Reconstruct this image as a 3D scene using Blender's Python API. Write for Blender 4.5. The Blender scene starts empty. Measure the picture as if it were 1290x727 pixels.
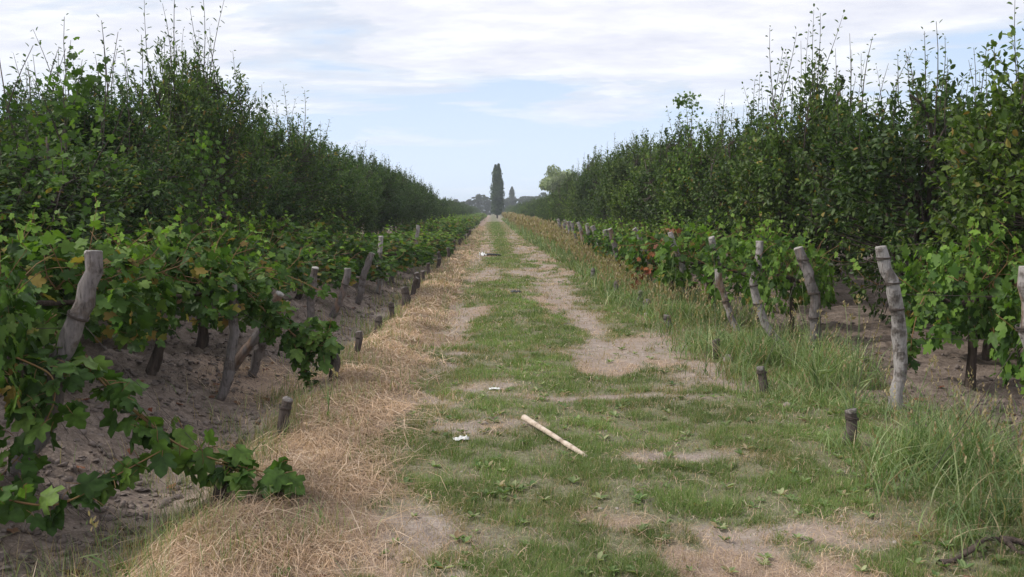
import bpy, math, random
import numpy as np
R = math.radians
sc = bpy.context.scene
C = sc.collection

# ------------------------------------------------------------------ camera
cam_d = bpy.data.cameras.new('camera'); cam = bpy.data.objects.new('camera', cam_d); C.objects.link(cam)
cam.location = (0, 0, 1.6)
cam.rotation_euler = (R(90 - 5.07), 0, R(-1.3))
cam_d.sensor_width = 36; cam_d.lens = 30.7
cam_d.clip_start = 0.05; cam_d.clip_end = 6000
sc.camera = cam

# ------------------------------------------------------------------ sky and sun
SUN_EL, SUN_AZ = 44.0, 264.0          # azimuth clockwise from +Y (the way the track runs): behind left
w = bpy.data.worlds.new('World'); sc.world = w; w.use_nodes = True
nt = w.node_tree; nt.nodes.clear()
def N(nt, t, **k):
    n = nt.nodes.new(t)
    for a, b in k.items():
        if a == 'ins':
            for i, v in b.items(): n.inputs[i].default_value = v
        else: setattr(n, a, b)
    return n
def L(nt, a, b): nt.links.new(a, b)
def ramp(nt, fac, stops, interp='LINEAR'):
    n = nt.nodes.new('ShaderNodeValToRGB'); n.color_ramp.interpolation = interp
    e = n.color_ramp.elements
    while len(e) < len(stops): e.new(0.5)
    for i, (p, c) in enumerate(stops):
        e[i].position = p; e[i].color = (c[0], c[1], c[2], 1) if hasattr(c, '__len__') else (c, c, c, 1)
    if fac is not None: nt.links.new(fac, n.inputs[0])
    return n
def math_n(nt, op, a, b=None, clamp=False):
    n = nt.nodes.new('ShaderNodeMath'); n.operation = op; n.use_clamp = clamp
    for i, v in enumerate((a, b)):
        if v is None: continue
        if isinstance(v, (int, float)): n.inputs[i].default_value = v
        else: nt.links.new(v, n.inputs[i])
    return n.outputs[0]
def mix(nt, fac, a, b, typ='MIX'):
    n = nt.nodes.new('ShaderNodeMix'); n.data_type = 'RGBA'; n.blend_type = typ
    for i, v in ((0, fac), (6, a), (7, b)):
        if isinstance(v, (int, float)): n.inputs[i].default_value = v
        elif isinstance(v, tuple): n.inputs[i].default_value = (v[0], v[1], v[2], 1)
        else: nt.links.new(v, n.inputs[i])
    return n.outputs[2]
sky = N(nt, 'ShaderNodeTexSky', sky_type='NISHITA', sun_disc=False)
sky.sun_elevation = R(SUN_EL); sky.sun_rotation = R(SUN_AZ); sky.air_density = 1.0; sky.dust_density = 2.0; sky.ozone_density = 1.5
tc = N(nt, 'ShaderNodeTexCoord')
sep = N(nt, 'ShaderNodeSeparateXYZ'); L(nt, tc.outputs['Generated'], sep.inputs[0])
zz = math_n(nt, 'MAXIMUM', sep.outputs[2], 0.0)
den = math_n(nt, 'ADD', zz, 0.10)
cx = math_n(nt, 'DIVIDE', sep.outputs[0], den); cy = math_n(nt, 'DIVIDE', sep.outputs[1], den)
comb = N(nt, 'ShaderNodeCombineXYZ'); L(nt, cx, comb.inputs[0]); L(nt, cy, comb.inputs[1])
mp = N(nt, 'ShaderNodeMapping'); L(nt, comb.outputs[0], mp.inputs[0])
mp.inputs['Rotation'].default_value = (0, 0, R(24)); mp.inputs['Scale'].default_value = (0.75, 1.15, 1); mp.inputs['Location'].default_value = (3.1, 0.6, 0)
n1 = N(nt, 'ShaderNodeTexNoise', ins={'Scale': 0.75, 'Detail': 9.0, 'Roughness': 0.56, 'Distortion': 0.35}); L(nt, mp.outputs[0], n1.inputs['Vector'])
n2 = N(nt, 'ShaderNodeTexNoise', ins={'Scale': 2.6, 'Detail': 7.0, 'Roughness': 0.6}); L(nt, mp.outputs[0], n2.inputs['Vector'])
up = ramp(nt, zz, [(0.0, 0.0), (0.085, 0.02), (0.15, 0.17), (0.24, 0.20), (1.0, 0.22)])   # cloud deck thickens with height
s1 = math_n(nt, 'ADD', n1.outputs[0], up.outputs[0])
cm = ramp(nt, s1, [(0.545, 0.0), (0.585, 0.6), (0.64, 0.95), (0.78, 1.0)])
veil = math_n(nt, 'MAXIMUM', math_n(nt, 'MULTIPLY', cm.outputs[0], 1.0), 0.8)             # thin high veil everywhere
shade = ramp(nt, n2.outputs[0], [(0.34, (7.7, 7.8, 8.8)), (0.5, (9.0, 9.0, 9.6)), (0.62, (10.3, 10.3, 10.6))])
veilc = (6.3, 7.9, 10.4)
cloudc = mix(nt, cm.outputs[0], veilc, shade.outputs[0])
colr = mix(nt, veil, sky.outputs[0], cloudc)
# the low sky pales towards the horizon
hz = ramp(nt, zz, [(0.0, 1.0), (0.05, 0.75), (0.16, 0.15), (0.3, 0.0)])
colr = mix(nt, hz.outputs[0], colr, (7.9, 9.1, 10.6))
bg = N(nt, 'ShaderNodeBackground', ins={'Strength': 0.108}); L(nt, colr, bg.inputs[0])
wo = N(nt, 'ShaderNodeOutputWorld'); L(nt, bg.outputs[0], wo.inputs[0])

sun_d = bpy.data.lights.new('sun', 'SUN'); sun = bpy.data.objects.new('sun', sun_d); C.objects.link(sun)
sun_d.energy = 3.3; sun_d.angle = R(6); sun_d.color = (1.0, 0.95, 0.87)
sun.location = (-20, -10, 30); sun.rotation_euler = (R(90 - SUN_EL), 0, R(180 - SUN_AZ))
sc.view_settings.view_transform = 'Standard'; sc.view_settings.look = 'None'
sc.view_settings.exposure = 0.0; sc.view_settings.gamma = 1.0; sc.view_settings.use_curve_mapping = False
sc.render.engine = 'CYCLES'
sc.cycles.use_denoising = True
sc.cycles.max_bounces = 6; sc.cycles.diffuse_bounces = 3; sc.cycles.glossy_bounces = 2; sc.cycles.transmission_bounces = 4
sc.cycles.volume_bounces = 0
sc.cycles.transparent_max_bounces = 4

# ------------------------------------------------------------------ noise in python
def _h(ix, iy, s):
    n = (ix.astype(np.int64) * 374761393 + iy.astype(np.int64) * 668265263 + s * 1442695041) & 0x7fffffff
    n = ((n ^ (n >> 13)) * 1274126177) & 0x7fffffff
    return ((n ^ (n >> 16)) & 0xffff) / 65535.0
def vnoise(x, y, s=0):
    x = np.asarray(x, float); y = np.asarray(y, float)
    ix = np.floor(x); iy = np.floor(y); fx = x - ix; fy = y - iy
    fx = fx * fx * (3 - 2 * fx); fy = fy * fy * (3 - 2 * fy)
    a = _h(ix, iy, s); b = _h(ix + 1, iy, s); c = _h(ix, iy + 1, s); d = _h(ix + 1, iy + 1, s)
    return (a * (1 - fx) + b * fx) * (1 - fy) + (c * (1 - fx) + d * fx) * fy
def fbm(x, y, s=0, o=4):
    r = 0; a = 0.5; t = 0
    for k in range(o):
        r = r + a * vnoise(x * 2 ** k, y * 2 ** k, s + k * 17); t += a; a *= 0.55
    return r / t
def ss(a, b, x):
    t = np.clip((np.asarray(x, float) - a) / (b - a), 0, 1); return t * t * (3 - 2 * t)

def H(x, y):
    """height of the ground"""
    x = np.asarray(x, float); y = np.asarray(y, float)
    near = 1 - ss(60, 160, np.abs(y))
    z = 0.05 * (fbm(x * .7, y * .7, 3, 3) - .5) * near
    # wheel tracks
    z = z - 0.03 * np.exp(-((x - 1.25) / .28) ** 2) - 0.025 * np.exp(-((x + .5) / .25) ** 2)
    wob = 0.25 * (vnoise(y * .35, y * 0, 9) - .5)
    # left: edge of the track, furrow, then the worked bank under the vines
    z = z + 0.05 * np.exp(-((x + 1.25 + wob) / .3) ** 2)
    z = z - 0.13 * ss(-1.45, -1.85, x + wob)
    bank = ss(-1.95, -3.1, x + wob * 1.6)
    amp = 0.30 + 0.28 * (vnoise(x * 0, y * .48 + .4, 21) - .4)
    z = z + bank * amp
    z = z + bank * 0.22 * (fbm(x * 1.8, y * 1.8, 5, 4) - .5) + bank * .11 * (np.abs(fbm(x * 6, y * 6, 6, 3) - .5) * 2 - .3) * near
    # right: shallow verge, tilled soil
    rb = ss(2.9, 3.8, x)
    z = z - 0.05 * rb + rb * 0.10 * (fbm(x * 3, y * 3, 8, 4) - .5) + rb * .09 * (np.abs(fbm(x * 6, y * 6, 11, 3) - .5) * 2 - .3) * near
    return z * (1 - ss(60, 220, np.abs(x)) )
def h1(x, y): return float(H(np.array([x]), np.array([y]))[0])

def blob(x, y, cx, cy, rx, ry, e=.6):
    d = np.sqrt(((x - cx) / rx) ** 2 + ((y - cy) / ry) ** 2)
    return 1 - ss(1 - e, 1 + e, d)
GREEN = [(.2, 5.15, 1.1, .7), (1.6, 4.75, 1.2, .4), (2.2, 5.6, .9, 1.4), (1.5, 6.6, 1.2, .45), (1.8, 7.4, .8, .35), (.9, 5.95, .9, .25), (-.35, 5.65, .55, .38), (.3, 4.9, .8, .6), (1.1, 4.75, 1.1, .42), (.45, 3.95, .55, .25), (.3, 6.9, 1.25, .5), (1.3, 6.9, .5, .35), (.2, 5.9, .7, .35),
         (-.25, 8.9, .7, 1.0), (.35, 10.5, .55, 2.4), (1.1, 8.1, .9, .38), (.3, 14, .45, 2.5), (.2, 20, .5, 3), (.2, 27, .9, 3.0), (2.0, 5.4, .8, 1.2), (2.3, 4.6, .6, .8), (2.3, 6.6, .7, .9),
         (1.75, 7.2, .45, .3), (.1, 3.6, .6, .18), (1.9, 14, .4, 2), (2.1, 18, .5, 4), (.45, 34, .3, 6), (1.5, 5.35, .6, .25), (-.1, 18, .4, 2.6), (.9, 12.2, .3, 1.2), (2.2, 3.95, .7, .3),(0.45,45,.35,9),(.45,70,.4,18)]
BARE = [(1.2, 9.7, .33, 1.25), (1.35, 13.3, .38, 1.9), (1.2, 37, .4, 3), (-.15, 6.15, .32, .17), (1.25, 5.62, .5, .16), (-.4, 4.25, .5, .42), (1.45, 4.08, .62, .24), (.95, 7.45, 1.3, .13),
        (2.0, 8.2, .5, .35), (1.9, 10.2, .6, .9), (-.55, 9.0, .22, .5), (-.3, 9.9, .22, .3), (.8, 22.5, .6, 1.6), (-.1, 22, .35, 3), (2.15, 10.7, .4, .8), (-.75, 7.4, .55, .35), (1.3, 17, .4, 3), (-.5, 13, .2, 2), (-.5, 30, .3, 6), (.1, 7.95, .3, .12), (1.15, 55, .25, 5)]
def cover(x, y):
    """grass, straw, bare soil weights of the ground (what grows there)"""
    x = np.asarray(x, float); y = np.asarray(y, float)
    wx = x + .6 * (fbm(x * 1.7, y * 1.7, 31, 3) - .5); wy = y + .7 * (1 + y * .05) * (fbm(x * 1.7, y * 1.2, 37, 3) - .5)
    g = np.zeros_like(x); b = np.zeros_like(x)
    for p in GREEN: g = np.maximum(g, blob(wx, wy, *p))
    for p in BARE: b = np.maximum(b, blob(wx, wy, p[0], p[1], p[2] * .8, p[3] * .8, .8))
    onp = ss(-.95, -.7, wx) * (1 - ss(3.0, 3.7, wx))
    n = fbm(x * 3.1, y * 1.6, 41, 4)
    g = np.clip(g * (.8 + .6 * n) + .75 * ss(.42, .58, n) * onp, 0, 1) * onp
    g = g * (1 - .8 * b * (.5 + n))
    far = ss(40, 90, y)
    g = g * (1 - far) + far * onp * (.6 * np.exp(-((x - .4) / .6) ** 2) + .5)
    # verge on the right keeps green where the tall grass stands
    g = np.maximum(g, ss(1.9, 2.5, wx) * (1 - ss(3.0, 3.6, wx)) * (.45 + .5 * n))
    g = np.maximum(g, ss(11, 20, y) * ss(2.1, 2.6, wx) * (1 - ss(3.6, 4.2, wx)) * .9)
    straw = ss(-1.75, -1.3, wx) * (1 - ss(-1.0, -.5, wx + .5 * (n - .5))) * (.7 + .5 * n)
    straw = np.maximum(straw, onp * (1 - g) * (1 - b * .75) * ss(.38, .6, fbm(x * 2.3 + 7, y * 1.3, 47, 3)) * .85)
    straw = np.maximum(straw, blob(wx, wy, -2.2, 8.6, .8, .9) * .8)
    straw = np.maximum(straw, blob(wx, wy, -2.05, 6.2, .35, .5) * .45)
    return np.clip(g, 0, 1), np.clip(straw, 0, 1), np.clip(b, 0, 1)

# ------------------------------------------------------------------ mesh helpers
class MB:
    def __init__(s): s.V = []; s.T = []; s.Q = []; s.n = 0; s.tone = []; s.mT = []; s.mQ = []
    def add(s, V, T=None, Q=None, tone=0.0, mat=0):
        V = np.asarray(V, np.float32).reshape(-1, 3); s.V.append(V)
        s.tone.append(np.broadcast_to(np.asarray(tone, np.float32), (len(V),)).copy())
        if T is not None and len(T): T = np.asarray(T, np.int64).reshape(-1, 3); s.T.append(T + s.n); s.mT.append(np.full(len(T), mat))
        if Q is not None and len(Q): Q = np.asarray(Q, np.int64).reshape(-1, 4); s.Q.append(Q + s.n); s.mQ.append(np.full(len(Q), mat))
        s.n += len(V); return s
    def mesh(s, name, mats, smooth=False):
        me = bpy.data.meshes.new(name)
        V = np.concatenate(s.V) if s.V else np.zeros((0, 3), np.float32)
        T = np.concatenate(s.T) if s.T else np.zeros((0, 3), np.int64); Q = np.concatenate(s.Q) if s.Q else np.zeros((0, 4), np.int64)
        me.vertices.add(len(V)); me.vertices.foreach_set('co', V.ravel())
        me.loops.add(T.size + Q.size); me.loops.foreach_set('vertex_index', np.concatenate([T.ravel(), Q.ravel()]).astype(np.int32))
        st = np.concatenate([np.arange(len(T)) * 3, len(T) * 3 + np.arange(len(Q)) * 4]).astype(np.int32)
        me.polygons.add(len(st)); me.polygons.foreach_set('loop_start', st)
        mi = np.concatenate(s.mT + s.mQ).astype(np.int32) if (s.mT or s.mQ) else np.zeros(0, np.int32)
        me.polygons.foreach_set('material_index', mi)
        if smooth: me.polygons.foreach_set('use_smooth', np.ones(len(st), bool))
        a = me.attributes.new('tone', 'FLOAT', 'POINT'); a.data.foreach_set('value', np.concatenate(s.tone) if s.tone else np.zeros(0, np.float32))
        for m in (mats if isinstance(mats, (list, tuple)) else [mats]): me.materials.append(m)
        me.update(calc_edges=True); return me
    def obj(s, name, mats, parent=None, smooth=False, loc=None):
        return link(name, s.mesh(name, mats, smooth), parent, loc)
def link(name, me, parent=None, loc=None):
    o = bpy.data.objects.new(name, me); C.objects.link(o)
    if parent: o.parent = parent
    if loc is not None: o.location = loc
    return o
def tag(o, label=None, cat=None, group=None, kind=None):
    for k, v in (('label', label), ('category', cat), ('group', group), ('kind', kind)):
        if v: o[k] = v
    return o
def empty(name, loc, rz=0, sc_=(1, 1, 1)):
    o = bpy.data.objects.new(name, None); C.objects.link(o); o.location = loc; o.rotation_euler = (0, 0, rz); o.scale = sc_
    o.empty_display_size = .2; return o
def copy_tree(o, parent=None):
    c = o.copy(); C.objects.link(c); c.parent = parent
    for ch in list(o.children): copy_tree(ch, c)
    return c
def nrm(a): return a / np.maximum(np.linalg.norm(a, axis=-1, keepdims=True), 1e-9)
def tube(mb, pts, rad, k=6, tone=0.0, mat=0, cap=True, rfun=None):
    P = np.asarray(pts, float); n = len(P); rad = np.broadcast_to(np.asarray(rad, float), (n,))
    t = np.gradient(P, axis=0); t = nrm(t)
    ref = np.array([0., 0, 1]) if abs(t[:, 2].mean()) < .8 else np.array([1., 0, 0])
    X = nrm(np.cross(t, ref)); Y = np.cross(t, X)
    a = np.linspace(0, 2 * np.pi, k, endpoint=False)
    rr = rad[:, None] * np.ones((n, k))
    if rfun is not None: rr = rr * rfun(np.arange(n)[:, None], a[None, :])
    V = P[:, None, :] + rr[..., None] * (np.cos(a)[None, :, None] * X[:, None, :] + np.sin(a)[None, :, None] * Y[:, None, :])
    i = np.arange(n - 1)[:, None]; j = np.arange(k)[None, :]; j2 = (j + 1) % k
    Q = np.stack([i * k + j, i * k + j2, (i + 1) * k + j2, (i + 1) * k + j], -1).reshape(-1, 4)
    V = V.reshape(-1, 3); T = None
    if cap:
        V = np.vstack([V, P[-1:] + t[-1:] * rad[-1] * .3]); m = n * k
        T = [((n - 1) * k + q, (n - 1) * k + (q + 1) % k, m) for q in range(k)]
    mb.add(V, T, Q, tone, mat)
def curve(p0, p1, n, bend=0.1, rng=None, sag=0):
    p0 = np.array(p0, float); p1 = np.array(p1, float); t = np.linspace(0, 1, n)[:, None]
    r = rng if rng is not None else np.random.default_rng(1)
    d = np.linalg.norm(p1 - p0); o = r.normal(0, 1, 3) * bend * d; o2 = r.normal(0, 1, 3) * bend * d * .5
    return p0 + (p1 - p0) * t + np.sin(t * np.pi) * o + np.sin(t * 2 * np.pi) * o2 + np.array([0, 0, -1.]) * sag * np.sin(t * np.pi)
# leaf templates: y along the leaf, x across, z up
PEAR = (np.array([[0, 0, 0], [.27, .32, .09], [.25, .68, .08], [0, 1, -.06], [-.25, .68, .08], [-.27, .32, .09]], float), None, np.array([[0, 1, 2, 3], [0, 3, 4, 5]]))
SLIVER = (PEAR[0] * np.array([.16, 1, .25]), None, PEAR[2])
NARROW = (PEAR[0] * np.array([.72, 1, .8]), None, PEAR[2])
_half = [(.10, -.13), (.36, -.14), (.50, .08), (.38, .22), (.60, .42), (.52, .63), (.28, .58), (.22, .82), (0, 1.05)]
_per = [(0, 0)] + _half + [(-a, b) for a, b in _half[:-1][::-1]]
_gv = [(0, .28, .0)] + [(a, b, .05 - .30 * a * a - .22 * (b - .3) ** 2 + (.05 if i % 2 else -.03)) for i, (a, b) in enumerate(_per)]
GRAPE = (np.array(_gv, float), np.array([[0, i, i + 1] for i in range(1, len(_per))] + [[0, len(_per), 1]]), None)
BLOB = (np.array([[-.4, .0, 0], [.4, 0.05, .05], [.45, .75, -.04], [0, 1., .1], [-.42, .7, 0]], float), np.array([[0, 1, 2], [0, 2, 3], [0, 3, 4]]), None)
def leaves(mb, tmpl, P, D, Nn, S, tone=0.0, mat=0):
    P = np.asarray(P, float); m = len(P)
    if m == 0: return
    Y = nrm(np.asarray(D, float)); Z = np.asarray(Nn, float); Z = nrm(Z - (Z * Y).sum(-1, keepdims=True) * Y); X = np.cross(Y, Z)
    V0, T0, Q0 = tmpl; nv = len(V0)
    S = np.broadcast_to(np.asarray(S, float), (m,))
    V = P[:, None, :] + S[:, None, None] * (V0[None, :, 0:1] * X[:, None, :] + V0[None, :, 1:2] * Y[:, None, :] + V0[None, :, 2:3] * Z[:, None, :])
    off = (np.arange(m) * nv)[:, None, None]
    T = (T0[None] + off).reshape(-1, 3) if T0 is not None else None
    Q = (Q0[None] + off).reshape(-1, 4) if Q0 is not None else None
    tn = np.repeat(np.broadcast_to(np.asarray(tone, float), (m,)), nv)
    mb.add(V.reshape(-1, 3), T, Q, tn, mat)
# blades: thin upright strips, seg segments, bending over
def blades(mb, P, ang, height, width, bend, seg=1, tone=0.0, mat=0, lay=None):
    m = len(P); 
    if m == 0: return
    d = np.stack([np.cos(ang), np.sin(ang), np.zeros(m)], -1)        # direction it leans to
    fa = ang + np.pi / 2 + np.random.default_rng(m).normal(0, .5, m)
    sd = np.stack([np.cos(fa), np.sin(fa), np.zeros(m)], -1)
    rows = []
    for k in range(seg + 1):
        t = k / seg
        c = P + d * (bend * height * t ** 1.6)[:, None]; c[:, 2] += height * (t - .55 * np.clip(bend, 0, 1.6) * t * t * .8)
        wk = width * (1 - t ** 1.5)
        if k < seg: rows.append(c - sd * wk[:, None] * .5); rows.append(c + sd * wk[:, None] * .5)
        else: rows.append(c)
    nv = 2 * seg + 1; V = np.stack(rows, 1)
    off = (np.arange(m) * nv)[:, None]
    T = np.array([2 * seg - 2, 2 * seg - 1, 2 * seg])[None] + off
    Q = np.concatenate([np.array([2 * k, 2 * k + 1, 2 * k + 3, 2 * k + 2])[None] + off for k in range(seg - 1)]) if seg > 1 else None
    mb.add(V.reshape(-1, 3), T, Q, np.repeat(np.broadcast_to(tone, (m,)), nv), mat)

# ------------------------------------------------------------------ materials
def new_mat(name):
    m = bpy.data.materials.new(name); m.use_nodes = True; nt = m.node_tree; nt.nodes.clear()
    return m, nt
def leaf_mat(name, stops, dry, rough=.5, trans=.3, spec=.35, hue_noise=1.2, young=(.11, .2, .03), per_obj=False):
    """stops: ramp of greens picked at random per leaf; tone 0..1 turns the leaf to young green (<0) or autumn colours (>0)"""
    m, nt = new_mat(name)
    g = N(nt, 'ShaderNodeNewGeometry'); oi = N(nt, 'ShaderNodeObjectInfo'); at = N(nt, 'ShaderNodeAttribute', attribute_name='tone')
    r = math_n(nt, 'FRACT', math_n(nt, 'ADD', g.outputs['Random Per Island'], oi.outputs['Random']))
    col = ramp(nt, r, stops).outputs[0]
    tcn = N(nt, 'ShaderNodeTexCoord'); nz = N(nt, 'ShaderNodeTexNoise', ins={'Scale': hue_noise, 'Detail': 3.0}); L(nt, tcn.outputs['Object'], nz.inputs['Vector'])
    v = ramp(nt, nz.outputs[0], [(.35, .68), (.65, 1.3)]).outputs[0]
    col = mix(nt, 1.0, col, v, 'MULTIPLY')
    if per_obj: col = mix(nt, 1.0, col, ramp(nt, oi.outputs['Random'], [(0, (.74, .80, .80)), (.5, (1.0, 1.0, .9)), (1, (1.35, 1.25, .95))]).outputs[0], 'MULTIPLY')
    tn = math_n(nt, 'MAXIMUM', at.outputs['Fac'], 0.0, True)
    ng = math_n(nt, 'MULTIPLY', at.outputs['Fac'], -1.0, True)
    dr = ramp(nt, r, dry).outputs[0]
    # at tone t a share t of the leaves has turned
    hit = math_n(nt, 'LESS_THAN', math_n(nt, 'FRACT', math_n(nt, 'MULTIPLY', r, 37.7)), tn)
    col = mix(nt, hit, col, dr)
    col = mix(nt, ng, col, young)
    p = N(nt, 'ShaderNodeBsdfPrincipled', ins={'Roughness': rough, 'Specular IOR Level': spec}); L(nt, col, p.inputs['Base Color'])
    t = N(nt, 'ShaderNodeBsdfTranslucent'); L(nt, mix(nt, 1.0, col, (1.5, 1.7, .7), 'MULTIPLY'), t.inputs[0])
    mx = N(nt, 'ShaderNodeMixShader', ins={0: trans}); L(nt, p.outputs[0], mx.inputs[1]); L(nt, t.outputs[0], mx.inputs[2])
    o = N(nt, 'ShaderNodeOutputMaterial'); L(nt, mx.outputs[0], o.inputs[0]); return m
DRY_VINE = [(0, (.28, .21, .05)), (.35, (.20, .12, .04)), (.6, (.30, .26, .06)), (.85, (.14, .08, .04)), (1, (.26, .27, .06))]
DRY_RED = [(0, (.32, .05, .03)), (.4, (.36, .12, .04)), (.7, (.25, .03, .03)), (1, (.38, .2, .05))]
m_pear_r = leaf_mat('pear_leaf_broad', [(0, (.034, .066, .014)), (.35, (.052, .094, .020)), (.7, (.082, .130, .030)), (1, (.135, .185, .05))], DRY_VINE, .5, .3, .28, per_obj=True)
m_pear_l = leaf_mat('pear_leaf_slim', [(0, (.028, .060, .016)), (.4, (.044, .088, .022)), (.75, (.070, .120, .030)), (1, (.12, .17, .045))], DRY_VINE, .5, .3, .28, per_obj=True)
m_vine = leaf_mat('grape_leaf', [(0, (.028, .062, .012)), (.4, (.046, .098, .017)), (.75, (.075, .14, .025)), (1, (.125, .20, .04))], DRY_VINE, .55, .32, .22, 2.2, (.17, .29, .04))
m_red = leaf_mat('autumn_grape_leaf', [(0, (.24, .055, .03)), (.4, (.3, .12, .04)), (.7, (.16, .05, .03)), (1, (.14, .16, .04))], DRY_RED, .55, .3)
m_poplar = leaf_mat('poplar_leaf', [(0, (.026, .055, .02)), (.5, (.045, .082, .028)), (1, (.08, .125, .045))], DRY_VINE, .5, .2, .3, .35)
m_willow = leaf_mat('pale_leaf', [(0, (.17, .22, .11)), (.5, (.24, .29, .15)), (1, (.32, .36, .21))], DRY_VINE, .6, .25, .2, .4)
m_fartree = leaf_mat('far_leaf', [(0, (.045, .065, .045)), (.5, (.07, .09, .06)), (1, (.10, .12, .08))], DRY_VINE, .6, .2, .2, .3)
DRYG = [(0, (.26, .20, .11)), (.5, (.38, .31, .19)), (1, (.22, .15, .09))]
m_grass = leaf_mat('turf_blade', [(0, (.085, .145, .04)), (.4, (.13, .195, .06)), (.75, (.19, .25, .09)), (1, (.27, .28, .14))], DRYG, .6, .3, .15, .9)
m_weed = leaf_mat('weed_blade', [(0, (.08, .14, .045)), (.45, (.14, .205, .075)), (.8, (.22, .28, .12)), (1, (.34, .36, .20))], DRYG, .5, .3, .25, .9)
m_straw = leaf_mat('straw', [(0, (.22, .15, .11)), (.35, (.38, .255, .165)), (.7, (.50, .36, .25)), (1, (.58, .47, .37))], DRYG, .6, .15, .2, 1.0)

def simple(name, cols, scale=8, rough=.85, bump=.3, stretch=(1, 1, 1), spec=.2, detail=6, obj=True, dist=0.01):
    m, nt = new_mat(name)
    tcn = N(nt, 'ShaderNodeTexCoord'); mpn = N(nt, 'ShaderNodeMapping'); mpn.inputs['Scale'].default_value = stretch; L(nt, tcn.outputs['Object'], mpn.inputs[0])
    nz = N(nt, 'ShaderNodeTexNoise', ins={'Scale': scale, 'Detail': detail, 'Roughness': .62}); L(nt, mpn.outputs[0], nz.inputs['Vector'])
    k = len(cols); cr = ramp(nt, nz.outputs[0], [(.3 + .4 * i / max(1, k - 1), c) for i, c in enumerate(cols)])
    p = N(nt, 'ShaderNodeBsdfPrincipled', ins={'Roughness': rough, 'Specular IOR Level': spec}); L(nt, cr.outputs[0], p.inputs['Base Color'])
    nz2 = N(nt, 'ShaderNodeTexNoise', ins={'Scale': scale * 4, 'Detail': 5.0}); L(nt, mpn.outputs[0], nz2.inputs['Vector'])
    b = N(nt, 'ShaderNodeBump', ins={'Strength': bump, 'Distance': dist}); L(nt, nz2.outputs[0], b.inputs['Height']); L(nt, b.outputs[0], p.inputs['Normal'])
    o = N(nt, 'ShaderNodeOutputMaterial'); L(nt, p.outputs[0], o.inputs[0]); return m
def post_mat(name, base):
    m, nt = new_mat(name)
    tcn = N(nt, 'ShaderNodeTexCoord'); mpn = N(nt, 'ShaderNodeMapping'); mpn.inputs['Scale'].default_value = (1, 1, .16); L(nt, tcn.outputs['Object'], mpn.inputs[0])
    oi = N(nt, 'ShaderNodeObjectInfo')
    ad = N(nt, 'ShaderNodeVectorMath', operation='ADD'); L(nt, mpn.outputs[0], ad.inputs[0]); L(nt, oi.outputs['Random'], ad.inputs[1])
    fib = N(nt, 'ShaderNodeTexNoise', ins={'Scale': 70.0, 'Detail': 6.0, 'Roughness': .65}); L(nt, ad.outputs[0], fib.inputs['Vector'])
    c1 = ramp(nt, fib.outputs[0], [(.32, tuple(x * .35 for x in base)), (.45, tuple(x * .8 for x in base)), (.62, base), (.8, tuple(min(1, x * 1.35) for x in base))])
    pt = N(nt, 'ShaderNodeTexNoise', ins={'Scale': 7.0, 'Detail': 4.0, 'Roughness': .6}); L(nt, tcn.outputs['Object'], pt.inputs['Vector'])
    msk = ramp(nt, pt.outputs[0], [(.50, 0), (.60, 1)])               # bits where bark still clings
    bark = ramp(nt, fib.outputs[0], [(.35, (.03, .024, .02)), (.7, (.13, .10, .08))])
    col = mix(nt, math_n(nt, 'MULTIPLY', msk.outputs[0], .75), c1.outputs[0], bark.outputs[0])
    pt2 = N(nt, 'ShaderNodeTexNoise', ins={'Scale': 5.0, 'Detail': 2.0}); L(nt, ad.outputs[0], pt2.inputs['Vector'])
    m2 = ramp(nt, pt2.outputs[0], [(.62, 0), (.70, .4)])
    col = mix(nt, m2.outputs[0], col, (.35, .19, .10))
    p = N(nt, 'ShaderNodeBsdfPrincipled', ins={'Roughness': .85, 'Specular IOR Level': .15}); L(nt, col, p.inputs['Base Color'])
    hgt = math_n(nt, 'ADD', fib.outputs[0], math_n(nt, 'MULTIPLY', msk.outputs[0], .8))
    b = N(nt, 'ShaderNodeBump', ins={'Strength': .8, 'Distance': .006}); L(nt, hgt, b.inputs['Height']); L(nt, b.outputs[0], p.inputs['Normal'])
    o = N(nt, 'ShaderNodeOutputMaterial'); L(nt, p.outputs[0], o.inputs[0]); return m
m_post = post_mat('weathered_post', (.19, .17, .165))
m_post_pale = post_mat('pale_post', (.36, .335, .325))
m_stump = post_mat('dark_stake', (.11, .09, .08))
m_cut_dark = simple('old_cut_wood', [(.08, .07, .06), (.16, .14, .13), (.27, .25, .235)], 40, .9, .8)
m_cut = simple('cut_wood', [(.15, .135, .125), (.30, .28, .26), (.42, .40, .38)], 30, .8, .5)
m_bark = simple('pear_bark', [(.035, .028, .022), (.075, .06, .05), (.11, .09, .075)], 14, .9, .6, (1, 1, .3))
m_vbark = simple('vine_bark', [(.035, .026, .022), (.08, .06, .05), (.13, .10, .085)], 26, .95, 1.0, (1, 1, .18))
m_cane = simple('young_cane', [(.13, .08, .035), (.2, .11, .05), (.16, .15, .05)], 10, .6, .1)
m_wire = simple('rusty_wire', [(.05, .04, .035), (.09, .07, .06)], 40, .6, .1)
m_clod = simple('soil_clod', [(.11, .088, .078), (.17, .14, .125), (.24, .195, .175)], 9, .95, .9)
m_stone = simple('stone', [(.22, .19, .165), (.32, .28, .25), (.4, .36, .32)], 12, .9, .5)
m_white = simple('white_paper', [(.62, .63, .62), (.75, .76, .76)], 20, .7, .3)
m_black = simple('black_plastic', [(.015, .015, .017), (.04, .04, .042)], 20, .4, .3)
m_stick = simple('peeled_wood', [(.26, .20, .15), (.52, .43, .35), (.62, .54, .46)], 16, .8, .6, (1, 1, 1))

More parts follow.
